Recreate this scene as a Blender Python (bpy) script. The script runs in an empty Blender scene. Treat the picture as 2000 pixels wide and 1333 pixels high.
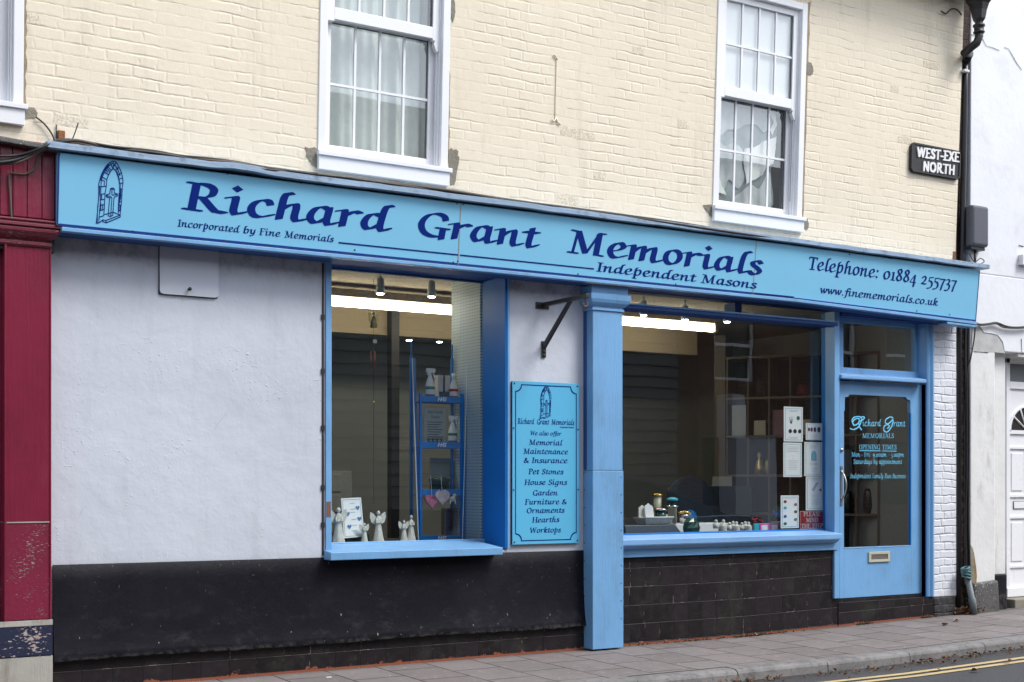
import bpy, math, random, re
import numpy as np
from mathutils import Vector, Matrix
from mathutils.geometry import delaunay_2d_cdt
random.seed(7)
R = math.radians
scene = bpy.context.scene
COL = scene.collection

# ------------------------------------------------------------------ survey of the facade
# facade plane y = 0 (street side is -y), x runs along the facade, camera stands at x = 0, y = -8.89
D0, EYE, FL, BETA = 8.89, 1.36, 2600.0, R(58.24)
CB, SB = math.cos(BETA), math.sin(BETA)
TILT, TZ = 0.042, 3.4          # the upper wall leans out a little
def FX(px, y=0.0):
    D = D0 + y; t = (px-1000)/FL
    return D*(CB+SB*t)/(SB-CB*t)
def FZ(px, py, y=0.0):
    X = FX(px, y)
    return EYE + (942-py)*(CB*X+SB*(D0+y))/FL
def up(px, py, y=0.0):
    """point on the leaning upper wall"""
    yy = y
    for _ in range(6):
        z = FZ(px, py, yy); yy = y - TILT*(z-TZ)
    return FX(px, yy), z
def lean(v):
    return (v[0], v[1]-TILT*(v[2]-TZ), v[2])
def ground(x):
    return 0.0 if x < 7.9 else (x-7.9)*0.0185

# ------------------------------------------------------------------ objects
def link(o, parent=None):
    COL.objects.link(o)
    if parent is not None: o.parent = parent
    return o
def tag(o, label=None, cat=None, group=None, kind=None):
    if label: o['label'] = label
    if cat: o['category'] = cat
    if group: o['group'] = group
    if kind: o['kind'] = kind
    return o
def thing(name, loc, label, cat, group=None):
    o = bpy.data.objects.new(name, None); o.empty_display_size = .1
    o.location = loc
    link(o); tag(o, label, cat, group)
    return o
def worldloc(o):
    v = Vector((0, 0, 0))
    while o is not None:
        v += o.location; o = o.parent
    return v
class MB:
    def __init__(s): s.v = []; s.f = []; s.m = []; s.mi = 0; s.sm = []; s.smooth = False
    def add(s, vs, fs):
        b = len(s.v); s.v += [tuple(p) for p in vs]
        for f in fs:
            s.f.append(tuple(i+b for i in f)); s.m.append(s.mi); s.sm.append(s.smooth)
        return s
    def box(s, x0, x1, y0, y1, z0, z1):
        if x0 > x1: x0, x1 = x1, x0
        if y0 > y1: y0, y1 = y1, y0
        if z0 > z1: z0, z1 = z1, z0
        return s.add([(x0,y0,z0),(x1,y0,z0),(x1,y1,z0),(x0,y1,z0),(x0,y0,z1),(x1,y0,z1),(x1,y1,z1),(x0,y1,z1)],
            [(0,3,2,1),(4,5,6,7),(0,1,5,4),(1,2,6,5),(2,3,7,6),(3,0,4,7)])
    def hexa(s, p):
        return s.add(p, [(0,3,2,1),(4,5,6,7),(0,1,5,4),(1,2,6,5),(2,3,7,6),(3,0,4,7)])
    def quad(s, a, b, c, d): return s.add([a,b,c,d], [(0,1,2,3)])
    def mold(s, prof, x0, x1):
        """closed profile [(y,z)] swept along x"""
        n = len(prof)
        vs = [(x0,y,z) for y,z in prof]+[(x1,y,z) for y,z in prof]
        fs = [(i,(i+1)%n,n+(i+1)%n,n+i) for i in range(n)]+[tuple(range(n))[::-1], tuple(range(n,2*n))]
        return s.add(vs, fs)
    def vmold(s, prof, z0, z1):
        """closed profile [(x,y)] swept upright"""
        n = len(prof)
        vs = [(x,y,z0) for x,y in prof]+[(x,y,z1) for x,y in prof]
        fs = [(i,(i+1)%n,n+(i+1)%n,n+i) for i in range(n)]+[tuple(range(n))[::-1], tuple(range(n,2*n))]
        return s.add(vs, fs)
    def plate(s, poly, y0, y1):
        """polygon in x,z given thickness from y0 (front) to y1"""
        n = len(poly)
        vs = [(x,y0,z) for x,z in poly]+[(x,y1,z) for x,z in poly]
        fs = [(i,(i+1)%n,n+(i+1)%n,n+i) for i in range(n)]+[tuple(range(n)), tuple(range(n,2*n))[::-1]]
        return s.add(vs, fs)
    def tube(s, pts, r, n=8, cap=True):
        pts = [Vector(p) for p in pts]; rings = []
        rr = r if isinstance(r, (list,tuple)) else [r]*len(pts)
        prev = None
        for i, p in enumerate(pts):
            d = (pts[min(i+1,len(pts)-1)]-pts[max(i-1,0)]).normalized()
            a = Vector((0,0,1)) if abs(d.z) < .9 else Vector((1,0,0))
            u = d.cross(a).normalized() if prev is None else (prev - d*prev.dot(d)).normalized()
            prev = u; w = d.cross(u)
            rings.append([p+u*math.cos(2*math.pi*k/n)*rr[i]+w*math.sin(2*math.pi*k/n)*rr[i] for k in range(n)])
        vs = [q for rg in rings for q in rg]; fs = []
        for i in range(len(pts)-1):
            for k in range(n):
                fs.append((i*n+k, i*n+(k+1)%n, (i+1)*n+(k+1)%n, (i+1)*n+k))
        if cap: fs += [tuple(range(n))[::-1], tuple(range((len(pts)-1)*n, len(pts)*n))]
        sm = s.smooth; s.smooth = n > 5; s.add(vs, fs); s.smooth = sm
        return s
    def lathe(s, prof, c, n=20, sx=1, sy=1):
        """prof [(r,z)] about vertical axis at c"""
        vs = []; fs = []
        for r_, z in prof:
            for k in range(n):
                a = 2*math.pi*k/n
                vs.append((c[0]+r_*math.cos(a)*sx, c[1]+r_*math.sin(a)*sy, c[2]+z))
        for i in range(len(prof)-1):
            for k in range(n):
                fs.append((i*n+k, i*n+(k+1)%n, (i+1)*n+(k+1)%n, (i+1)*n+k))
        fs += [tuple(range(n))[::-1], tuple(range((len(prof)-1)*n, len(prof)*n))]
        sm = s.smooth; s.smooth = True; s.add(vs, fs); s.smooth = sm
        return s
    def ball(s, c, rx, ry=None, rz=None, n=12, m=8):
        ry = ry or rx; rz = rz or rx
        prof = [(math.sin(math.pi*i/m) or 1e-4, -math.cos(math.pi*i/m)*rz) for i in range(m+1)]
        prof = [(max(a,1e-3), b) for a, b in prof]
        return s.lathe([(a, b) for a, b in prof], c, n, rx, ry)
    def build(s, name, mats, parent=None, xf=None, base=None, bevel=0, segs=2):
        if not isinstance(mats, (list,tuple)): mats = [mats]
        org = worldloc(parent) if parent is not None else Vector(base or (0,0,0))
        vs = [xf(p) if xf else p for p in s.v]
        vs = [(p[0]-org.x, p[1]-org.y, p[2]-org.z) for p in vs]
        me = bpy.data.meshes.new(name); me.from_pydata(vs, [], s.f)
        for m in mats: me.materials.append(m)
        me.polygons.foreach_set('material_index', s.m)
        me.polygons.foreach_set('use_smooth', s.sm)
        me.update()
        o = bpy.data.objects.new(name, me)
        if parent is None: o.location = org
        link(o, parent)
        if bevel:
            b = o.modifiers.new('bevel', 'BEVEL'); b.width = bevel; b.segments = segs; b.limit_method = 'ANGLE'; b.angle_limit = R(40)
        return o

# ------------------------------------------------------------------ materials
class NG:
    def __init__(s, name):
        s.mat = bpy.data.materials.new(name); s.mat.use_nodes = True
        s.t = s.mat.node_tree; s.t.nodes.clear()
        s.out = s.t.nodes.new('ShaderNodeOutputMaterial')
    def n(s, t, **k):
        nd = s.t.nodes.new(t)
        for a, b in k.items(): setattr(nd, a, b)
        return nd
    def put(s, sock, v):
        if v is None: return
        if hasattr(v, 'is_linked') or hasattr(v, 'links'): s.t.links.new(v, sock)
        else:
            if sock.type == 'RGBA' and len(v) == 3: v = (*v, 1)
            sock.default_value = v
    def math(s, op, a, b=None, c=None, clamp=False):
        nd = s.n('ShaderNodeMath', operation=op, use_clamp=clamp)
        for i, v in enumerate((a,b,c)):
            if v is not None: s.put(nd.inputs[i], v)
        return nd.outputs[0]
    def mix(s, f, a, b, bt='MIX'):
        nd = s.n('ShaderNodeMix', data_type='RGBA', blend_type=bt)
        s.put(nd.inputs[0], f); s.put(nd.inputs[6], a); s.put(nd.inputs[7], b)
        return nd.outputs[2]
    def pos(s): return s.n('ShaderNodeNewGeometry').outputs['Position']
    def sep(s, v):
        nd = s.n('ShaderNodeSeparateXYZ'); s.put(nd.inputs[0], v); return nd.outputs
    def comb(s, x, y, z):
        nd = s.n('ShaderNodeCombineXYZ')
        for i, v in enumerate((x,y,z)): s.put(nd.inputs[i], v)
        return nd.outputs[0]
    def vmath(s, op, a, b):
        nd = s.n('ShaderNodeVectorMath', operation=op)
        s.put(nd.inputs[0], a); s.put(nd.inputs[1], b); return nd.outputs[0]
    def noise(s, v, scale, detail=4, rough=.55, dist=0, dim='3D'):
        nd = s.n('ShaderNodeTexNoise', noise_dimensions=dim)
        s.put(nd.inputs['Vector'], v); nd.inputs['Scale'].default_value = scale
        nd.inputs['Detail'].default_value = detail; nd.inputs['Roughness'].default_value = rough
        nd.inputs['Distortion'].default_value = dist
        return nd.outputs['Fac']
    def ramp(s, f, a, b, lo=0., hi=1.):
        nd = s.n('ShaderNodeMapRange', interpolation_type='SMOOTHSTEP'); nd.clamp = True
        s.put(nd.inputs[0], f)
        for i, v in enumerate((a,b,lo,hi)): nd.inputs[i+1].default_value = v
        return nd.outputs[0]
    def bump(s, h, strength=1, dist=.01, normal=None):
        nd = s.n('ShaderNodeBump'); s.put(nd.inputs['Height'], h)
        nd.inputs['Strength'].default_value = strength; nd.inputs['Distance'].default_value = dist
        if normal is not None: s.put(nd.inputs['Normal'], normal)
        return nd.outputs[0]
    def principled(s, col, rough=.5, normal=None, metal=0, spec=.5, emit=None, estr=0, sss=0):
        nd = s.n('ShaderNodeBsdfPrincipled')
        s.put(nd.inputs['Base Color'], col); s.put(nd.inputs['Roughness'], rough)
        nd.inputs['Metallic'].default_value = metal; nd.inputs['Specular IOR Level'].default_value = spec
        if normal is not None: s.put(nd.inputs['Normal'], normal)
        if emit: s.put(nd.inputs['Emission Color'], emit); nd.inputs['Emission Strength'].default_value = estr
        s.t.links.new(nd.outputs[0], s.out.inputs[0]); return s.mat
def joints(g, row, along, h, w, split=None, off=.5, jw=.006, varw=True):
    """distance to the nearest joint and a per-unit random value"""
    r_ = g.math('DIVIDE', row, h); ri = g.math('FLOOR', r_); rf = g.math('MULTIPLY', g.math('FRACT', r_), h)
    shift = g.math('MULTIPLY', g.math('FRACT', g.math('MULTIPLY', ri, .5)), 2*off)
    jit = g.n('ShaderNodeTexWhiteNoise', noise_dimensions='1D'); g.put(jit.inputs['W'], ri)
    shift = g.math('ADD', shift, g.math('MULTIPLY', jit.outputs[0], .10))
    a = g.math('ADD', g.math('DIVIDE', along, w), shift)
    ai = g.math('FLOOR', a); af = g.math('MULTIPLY', g.math('FRACT', a), w)
    d = g.math('MINIMUM', af, g.math('SUBTRACT', w, af))
    unit = ai
    if split:
        d = g.math('MINIMUM', d, g.math('ABSOLUTE', g.math('SUBTRACT', af, split)))
        unit = g.math('ADD', ai, g.math('MULTIPLY', g.math('GREATER_THAN', af, split), .37))
    dr = g.math('MINIMUM', rf, g.math('SUBTRACT', h, rf))
    wn = g.n('ShaderNodeTexWhiteNoise', noise_dimensions='2D')
    g.put(wn.inputs['Vector'], g.comb(unit, ri, 0))
    m = g.math('MINIMUM', g.ramp(d, 0, jw*1.2), g.ramp(dr, 0, jw))
    return m, wn.outputs[0], d, dr, rf
def m_brick(name, col, h=.0765, w=.3375, split=.2245, jw=.009, vert='z', depth=.006, dirt=(.30,.24,.16), dirtamt=.4, rough=.75,
            jointcol=None, var=.05, face='x', fill0=.12, wob=1.0):
    g = NG(name); p = g.pos()
    nz = g.n('ShaderNodeTexNoise'); g.put(nz.inputs['Vector'], p); nz.inputs['Scale'].default_value = 3.2; nz.inputs['Detail'].default_value = 3
    off = g.vmath('SUBTRACT', nz.outputs['Color'], (.5,.5,.5))
    nz2 = g.n('ShaderNodeTexNoise'); g.put(nz2.inputs['Vector'], p); nz2.inputs['Scale'].default_value = 16; nz2.inputs['Detail'].default_value = 3
    off2 = g.vmath('MULTIPLY', g.vmath('SUBTRACT', nz2.outputs['Color'], (.5,.5,.5)), (.016,.016,.014))
    q = g.vmath('ADD', g.vmath('ADD', p, g.vmath('MULTIPLY', off, (.05*wob,.05*wob,.034*wob))), off2)
    o = g.sep(q); al = o[0] if face == 'x' else o[1]
    m, rnd, d, dr, rf = joints(g, o[2], al, h, w, split, .5, jw)
    # perpends are often painted flush; bed joints less so
    mv = g.math('MAXIMUM', g.ramp(d, 0, jw*1.2), g.ramp(g.noise(g.vmath('ADD', p, (7,3,1)), 7.0, 2), .44, .60)) if fill0 < .2 else g.ramp(d, 0, jw*1.2)
    m = g.math('MINIMUM', mv, g.ramp(dr, 0, jw))
    fine = g.noise(p, 90, 5, .65); med = g.noise(p, 14, 4, .6); big = g.noise(p, 1.1, 4, .55)
    # some joints are filled by many coats of paint
    fill = g.ramp(g.noise(p, 2.6, 4, .65), .40, .66, fill0, 1)
    mm = g.math('SUBTRACT', 1, g.math('MULTIPLY', g.math('SUBTRACT', 1, m), fill))
    hgt = g.math('ADD', g.math('MULTIPLY', mm, 1), g.math('ADD', g.math('MULTIPLY', rnd, .45), g.math('ADD', g.math('MULTIPLY', med, .8), g.math('MULTIPLY', fine, .22))))
    nrm = g.bump(hgt, .9, depth)
    c = g.mix(g.math('MULTIPLY', rnd, var*2), col, tuple(x*.86 for x in col))
    c = g.mix(g.ramp(big, .35, .7, 0, .5), c, tuple(x*f for x, f in zip(col, (.90,.91,.90))))
    if jointcol:
        c = g.mix(g.math('SUBTRACT', 1, m), c, jointcol)
    # thin dirt line under each bed joint, broken up
    ln = g.math('MULTIPLY', g.ramp(dr, .0045, .001), g.ramp(g.noise(p, 4.3, 4, .6), .5, .68))
    pits = g.ramp(g.noise(p, 46, 3, .7), .71, .78)
    pits = g.math('MULTIPLY', pits, g.ramp(g.noise(p, 2.3, 3), .5, .7))
    c = g.mix(g.math('MULTIPLY', g.math('MAXIMUM', ln, pits), dirtamt), c, dirt)
    if fill0 < .2:
        st = g.ramp(g.noise(g.vmath('MULTIPLY', p, (1,1,.13)), 6.5, 5, .65), .54, .74)
        c = g.mix(g.math('MULTIPLY', st, .16), c, tuple(x*.62 for x in dirt))
        sp = g.math('MULTIPLY', g.math('GREATER_THAN', rnd, .990), g.ramp(g.noise(p, 70, 4, .7), .44, .56))
        c = g.mix(g.math('MULTIPLY', sp, .40), c, dirt)
        bl = g.math('MULTIPLY', g.ramp(g.noise(p, 26, 5, .75), .66, .70), g.ramp(g.noise(g.vmath('ADD', p, (3,1,9)), .9, 3), .55, .66))
        c = g.mix(g.math('MULTIPLY', bl, .6), c, tuple(x*.8 for x in dirt))
        z = o[2]; foot = g.math('MULTIPLY', g.ramp(g.math('ADD', z, g.math('MULTIPLY', g.noise(p, 7, 6, .75), .5)), 3.95, 3.62), g.ramp(g.noise(p, 19, 6, .75), .46, .60))
        c = g.mix(g.math('MULTIPLY', foot, .5), c, dirt)
    return g.principled(c, rough, nrm, spec=.3)
def m_paint(name, col, rough=.45, bump=.0015, scale=40, mottle=.10, chips=None, chipamt=.72, chipstretch=(1,1,1), grain=None,
            dirt=None, dirtamt=.3, dirtscale=3, spec=.5, streak=0, metal=0, clus=.35):
    g = NG(name); p = g.pos()
    n1 = g.noise(p, scale, 4, .6); n2 = g.noise(p, 2.1, 4, .6)
    c = g.mix(g.ramp(n2, .3, .75), col, tuple(x*(1-mottle) for x in col))
    h = n1
    if grain:
        pg = g.vmath('MULTIPLY', p, grain); gn = g.noise(pg, 60, 4, .7)
        h = g.math('ADD', n1, g.math('MULTIPLY', gn, 2))
        c = g.mix(g.ramp(gn, .55, .8, 0, .3), c, tuple(x*.8 for x in col))
    if dirt:
        ds = g.vmath('MULTIPLY', p, (1,1,.35)) if streak else p
        dn = g.noise(ds, dirtscale, 6, .7)
        c = g.mix(g.math('MULTIPLY', g.ramp(dn, .5, .72), dirtamt), c, dirt)
    rg = g.math('ADD', rough-.06, g.math('MULTIPLY', n2, .14))
    if chips:
        pc = g.vmath('MULTIPLY', p, chipstretch)
        cn = g.math('ADD', g.noise(pc, 55, 4, .6), g.math('MULTIPLY', g.math('SUBTRACT', g.noise(p, 4.5, 4, .65), .5), clus))
        cm = g.ramp(cn, chipamt, chipamt+.02)
        c = g.mix(cm, c, chips); h = g.math('SUBTRACT', h, g.math('MULTIPLY', cm, 1.2))
        rg = g.math('MAXIMUM', rg, g.math('MULTIPLY', cm, .8))
    return g.principled(c, rg, g.bump(h, .8, bump), spec=spec, metal=metal)
def m_plain(name, col, rough=.5, metal=0, spec=.5, var=.08, bump=0, scale=60):
    g = NG(name); p = g.pos(); n = g.noise(p, scale, 3)
    c = g.mix(g.ramp(n, .3, .7), col, tuple(x*(1-var) for x in col))
    return g.principled(c, rough, g.bump(n, .5, bump) if bump else None, metal=metal, spec=spec)
def m_emit(name, col, s):
    g = NG(name); e = g.n('ShaderNodeEmission'); g.put(e.inputs[0], col); e.inputs[1].default_value = s
    g.t.links.new(e.outputs[0], g.out.inputs[0]); return g.mat
def m_glass(name, boost=1.0, tint=(.93,.96,.95), ripple=.00025):
    g = NG(name)
    fr = g.n('ShaderNodeFresnel')
    bk = g.n('ShaderNodeNewGeometry').outputs['Backfacing']
    g.put(fr.inputs[0], g.math('ADD', 1.52, g.math('MULTIPLY', bk, 1/1.52-1.52)))   # same reflectance from either side of a thin pane
    tr = g.n('ShaderNodeBsdfTransparent'); g.put(tr.inputs[0], tint)
    gl = g.n('ShaderNodeBsdfGlossy'); gl.inputs['Roughness'].default_value = .0
    gl.inputs[0].default_value = (.95,.97,1,1)
    w = g.noise(g.pos(), 1.3, 2)
    g.put(gl.inputs['Normal'], g.bump(w, .35, ripple*12))
    mx = g.n('ShaderNodeMixShader'); g.put(mx.inputs[0], g.math('MULTIPLY', fr.outputs[0], boost, clamp=True))
    g.t.links.new(tr.outputs[0], mx.inputs[1]); g.t.links.new(gl.outputs[0], mx.inputs[2]); g.t.links.new(mx.outputs[0], g.out.inputs[0])
    return g.mat

M = {}
CREAM = (.815,.73,.585)
M['cream'] = m_brick('cream_painted_brick', CREAM, depth=.0036, dirtamt=.75, jw=.012)
M['whitebrick'] = m_brick('white_painted_brick', (.72,.74,.80), jw=.012, depth=.012, dirt=(.16,.16,.18), dirtamt=.6, var=.06, split=.2245, fill0=.35, wob=1.5)
M['blackbrick'] = m_brick('black_painted_brick', (.035,.033,.036), jw=.012, depth=.02, dirt=(.1,.1,.1), dirtamt=.5)
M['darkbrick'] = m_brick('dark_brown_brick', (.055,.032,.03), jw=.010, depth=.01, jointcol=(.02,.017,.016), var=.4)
M['redbrick'] = m_brick('red_brick', (.17,.075,.05), jw=.010, depth=.004, jointcol=(.2,.18,.16), var=.5)
def m_render():
    g = NG('lavender_render'); p = g.pos()
    f = g.noise(p, 55, 6, .62); mdn = g.noise(p, 9, 4, .55); big = g.noise(p, .9, 4, .6)
    # blisters near the old repairs
    bl = g.math('MULTIPLY', g.ramp(g.noise(p, 38, 2, .5), .58, .75), g.ramp(g.noise(p, 1.7, 3), .52, .66))
    h = g.math('ADD', g.math('MULTIPLY', f, .30), g.math('ADD', g.math('MULTIPLY', mdn, 1.3), g.math('ADD', g.math('MULTIPLY', g.noise(p, 2.6, 4, .6), 3.0), g.math('MULTIPLY', bl, .9))))
    c = g.mix(g.ramp(big, .3, .75), (.575,.615,.695), (.505,.545,.62))
    pits = g.math('MULTIPLY', g.ramp(g.noise(p, 75, 3, .6), .70, .74), g.ramp(g.noise(p, 2.2, 3), .52, .62))
    c = g.mix(g.math('MULTIPLY', pits, .6), c, (.12,.13,.16))
    st = g.noise(g.vmath('MULTIPLY', p, (1,1,.16)), 5.5, 5, .65)
    c = g.mix(g.math('MULTIPLY', g.ramp(st, .52, .72), .22), c, (.36,.37,.38))
    vv = g.n('ShaderNodeTexVoronoi', feature='DISTANCE_TO_EDGE'); g.put(vv.inputs['Vector'], g.vmath('ADD', p, g.vmath('MULTIPLY', g.vmath('SUBTRACT', g.n('ShaderNodeTexNoise').outputs['Color'], (.5,.5,.5)), (.2,.2,.2)))); vv.inputs['Scale'].default_value = 1.15
    hair = g.math('MULTIPLY', g.ramp(vv.outputs['Distance'], .0035, .0008), g.ramp(g.noise(p, 1.9, 3), .56, .66))
    c = g.mix(g.math('MULTIPLY', hair, .28), c, (.20,.21,.24))
    z = g.sep(p)[2]
    splash = g.math('MULTIPLY', g.ramp(g.math('ADD', z, g.math('MULTIPLY', g.noise(p, 6, 5, .7), .22)), 1.02, .84), .30)
    c = g.mix(splash, c, (.33,.34,.36))
    top_dark = g.math('MULTIPLY', g.ramp(z, 2.74, 2.95), g.ramp(g.noise(p, 7, 5, .7), .44, .62))  # patchy darkening that grows towards the top of the wall
    c = g.mix(g.math('MULTIPLY', top_dark, .55), c, (.16,.17,.19))
    return g.principled(c, .7, g.bump(h, .8, .0038), spec=.3)
M['render'] = m_render()
M['hatch'] = m_paint('lavender_board_paint', (.575,.615,.695), .6, .0006, 30, .06)
def m_black():
    g = NG('black_plinth_paint'); p = g.pos()
    big = g.noise(p, 1.6, 5, .65); f = g.noise(p, 60, 5, .6)
    c = g.mix(g.ramp(big, .35, .75), (.006,.006,.010), (.012,.012,.018))
    z = g.sep(p)[2]
    low = g.ramp(z, .55, .2)
    scuff = g.math('MULTIPLY', g.ramp(g.noise(g.vmath('MULTIPLY', p, (1,1,1.6)), 5, 7, .75), .5, .72), g.math('ADD', .35, g.math('MULTIPLY', low, .9)))
    c = g.mix(g.math('MULTIPLY', scuff, .40, clamp=True), c, (.055,.055,.062))
    sp = g.ramp(g.noise(g.vmath('MULTIPLY', p, (1,1,.45)), 42, 2, .5), .735, .75)
    sp = g.math('MULTIPLY', sp, g.math('ADD', .25, low))
    c = g.mix(g.math('MULTIPLY', sp, .8, clamp=True), c, (.35,.35,.36))
    scr = g.noise(g.vmath('MULTIPLY', g.vmath('ADD', p, g.vmath('MULTIPLY', g.n('ShaderNodeTexNoise').outputs['Color'], (.05,.05,.05))), (2.2,1,9)), 6, 6, .8)
    c = g.mix(g.math('MULTIPLY', g.math('MULTIPLY', g.ramp(scr, .60, .66), g.ramp(g.noise(p, 1.9, 3), .45, .60)), .35), c, (.13,.13,.14))
    c = g.mix(g.math('MULTIPLY', g.math('MULTIPLY', g.ramp(z, .235, .205), g.ramp(g.noise(p, 17, 6, .75), .42, .60)), .55), c, (.085,.08,.072))
    return g.principled(c, g.ramp(f, .2, .8, .45, .62), g.bump(g.math('ADD', f, g.math('MULTIPLY', g.noise(p, 7, 3), 3)), .6, .0018), spec=.16)
M['black'] = m_black()
def m_tiles(name, h=.155, w=.155, off=0., redz=.004, col=(.010,.0075,.009)):
    g = NG(name); p = g.pos(); o = g.sep(p)
    nn = g.vmath('ADD', p, g.vmath('MULTIPLY', g.vmath('SUBTRACT', g.n('ShaderNodeTexNoise').outputs['Color'], (.5,.5,.5)), (.002,.002,.002)))
    o2 = g.sep(nn)
    gx = g.math('MULTIPLY', g.math('MAXIMUM', g.math('SUBTRACT', o[0], 7.9), 0), .0185)
    zz = g.math('SUBTRACT', o[2], gx)
    m, rnd, d, dr, rf = joints(g, g.math('ADD', zz, .13), o2[0], h, w, None, off, .004)
    patch = g.noise(p, 2.4, 5, .7)
    c = g.mix(rnd, col, tuple(x*1.9 for x in col))
    c = g.mix(g.ramp(patch, .5, .7, 0, .55), c, (.034,.037,.030))
    grime = g.math('MULTIPLY', g.ramp(g.noise(p, 11, 6, .75), .52, .7), .5)
    c = g.mix(grime, c, (.050,.044,.042))
    jm = g.math('SUBTRACT', 1, m)
    jl = g.math('MULTIPLY', jm, g.ramp(g.noise(p, 7, 5, .7), .56, .62))
    c = g.mix(g.math('MULTIPLY', jm, .6), c, (.008,.008,.008))
    c = g.mix(g.math('MULTIPLY', jl, .75), c, (.30,.22,.18))
    red = g.math('ADD', zz, g.math('MULTIPLY', g.math('SUBTRACT', g.noise(g.vmath('MULTIPLY', p, (1,1,1.0)), 7, 7, .8), .5), -.26))
    red = g.math('MAXIMUM', g.ramp(red, redz, redz-.006), g.ramp(zz, .020, .014))
    c = g.mix(red, c, (.26,.085,.05))
    h_ = g.math('ADD', g.math('MULTIPLY', m, 1), g.math('ADD', g.math('MULTIPLY', rnd, .4), g.math('MULTIPLY', g.noise(p, 60, 4), .3)))
    return g.principled(c, g.ramp(g.noise(p, 13, 4), .3, .7, .38, .6), g.bump(h_, .8, .003), spec=.25)
M['tiles'] = m_tiles('black_tiles')
M['basetiles'] = m_tiles('black_base_tiles', h=.26, w=.2, redz=.012)
def m_flags():
    g = NG('paving_flags'); p = g.pos()
    q = g.vmath('ADD', p, g.vmath('MULTIPLY', g.vmath('SUBTRACT', g.n('ShaderNodeTexNoise').outputs['Color'], (.5,.5,.5)), (.01,.01,0)))
    nz = g.n('ShaderNodeTexNoise'); nz.inputs['Scale'].default_value = 2.5; g.put(nz.inputs['Vector'], p)
    q = g.vmath('ADD', p, g.vmath('MULTIPLY', g.vmath('SUBTRACT', nz.outputs['Color'], (.5,.5,.5)), (.012,.012,0)))
    o = g.sep(q)
    m, rnd, d, dr, rf = joints(g, g.math('ADD', o[0], .12), o[1], .402, .47, None, .5, .011)
    fine = g.noise(p, 160, 4, .7); big = g.noise(p, 1.6, 5, .65); md = g.noise(p, 12, 5, .7)
    c = g.mix(rnd, (.196,.168,.162), (.250,.220,.213))
    c = g.mix(g.ramp(big, .35, .7, 0, .55), c, (.16,.145,.14))
    c = g.mix(g.ramp(md, .50, .75, 0, .55), c, (.33,.31,.30))
    c = g.mix(g.ramp(fine, .3, .7, .25, 0), c, (.11,.10,.10))
    wd = g.ramp(g.math('ADD', o[1], g.math('MULTIPLY', md, .10)), -.08, .04, 0, .5)
    c = g.mix(wd, c, (.075,.068,.06))
    sp = g.ramp(g.noise(p, 30, 1, .4), .79, .80)
    gum = g.ramp(g.noise(g.vmath('ADD', p, (5,2,0)), 11, 1, .3), .735, .745)
    c = g.mix(g.math('MULTIPLY', gum, .45), c, (.07,.065,.06))
    c = g.mix(sp, c, (.5,.48,.46))
    c = g.mix(g.math('MULTIPLY', g.math('SUBTRACT', 1, m), g.ramp(g.noise(p, 3, 3), .35, .55, .45, .95)), c, (.022,.018,.016))
    h_ = g.math('ADD', g.math('MULTIPLY', m, 1.2), g.math('ADD', g.math('MULTIPLY', rnd, .9), g.math('ADD', g.math('MULTIPLY', fine, .25), g.math('MULTIPLY', md, .3))))
    return g.principled(c, .8, g.bump(h_, .8, .006), spec=.3)
M['flags'] = m_flags()
def m_kerb():
    g = NG('kerb_concrete'); p = g.pos(); big = g.noise(p, 2.5, 6, .7); f = g.noise(p, 140, 4, .7); bl = g.noise(p, 16, 6, .75)
    c = g.mix(g.ramp(big, .35, .68), (.26,.25,.245), (.17,.163,.16))
    z = g.sep(p); nrm = g.sep(g.n('ShaderNodeNewGeometry').outputs['Normal'])
    c = g.mix(g.math('MULTIPLY', g.ramp(bl, .48, .66), .6), c, (.075,.075,.08))
    c = g.mix(g.ramp(f, .35, .6, .3, 0), c, (.10,.10,.10))
    return g.principled(c, .75, g.bump(g.math('ADD', f, g.math('MULTIPLY', bl, 2)), .8, .003), spec=.35)
M['kerb'] = m_kerb()
def m_road():
    g = NG('asphalt'); p = g.pos(); f = g.noise(p, 230, 3, .7); big = g.noise(p, 1.4, 5, .6); md = g.noise(p, 24, 5, .7)
    v = g.n('ShaderNodeTexVoronoi'); g.put(v.inputs['Vector'], p); v.inputs['Scale'].default_value = 150
    c = g.mix(g.ramp(big, .3, .7), (.055,.057,.063), (.075,.076,.080))
    c = g.mix(g.ramp(f, .5, .75, 0, .7), c, (.16,.16,.165))
    y = g.sep(p)[1]
    gut = g.math('MULTIPLY', g.ramp(y, -1.75, -1.5), g.ramp(md, .38, .6))
    c = g.mix(g.math('MULTIPLY', gut, .75), c, (.045,.030,.024))
    return g.principled(c, .8, g.bump(g.math('ADD', v.outputs['Distance'], f), .8, .005), spec=.3)
M['road'] = m_road()
def m_yline():
    g = NG('yellow_road_paint'); p = g.pos(); f = g.noise(p, 120, 4, .7); md = g.noise(p, 9, 5, .7)
    c = g.mix(g.ramp(md, .4, .7), (.56,.43,.21), (.46,.36,.20))
    c = g.mix(g.ramp(f, .58, .7), c, (.10,.09,.08))
    return g.principled(c, .7, g.bump(f, .8, .003))
M['yline'] = m_yline()
BLUE = (.18,.405,.70)
M['blue'] = m_paint('blue_gloss_paint', BLUE, .42, .0016, 26, .14, grain=(1,1,.05), dirt=(.12,.20,.30), dirtamt=.38, dirtscale=4.5, streak=1, chips=(.30,.42,.55), chipamt=.775, clus=.5)
M['bluechip'] = m_paint('chipped_blue_paint', (.20,.40,.70), .42, .0015, 26, .12, chips=(.10,.07,.06), chipamt=.775, grain=(.05,1,1), dirt=(.32,.46,.66), dirtamt=.4, dirtscale=5)
M['blueshade'] = m_paint('shaded_blue_gloss', (.012,.17,.52), .5, .0006, 20, .10, spec=.2, dirt=(.03,.12,.35), dirtamt=.3)  # darker copy of the blue; shade on left-facing reveals put into its colour
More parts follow.
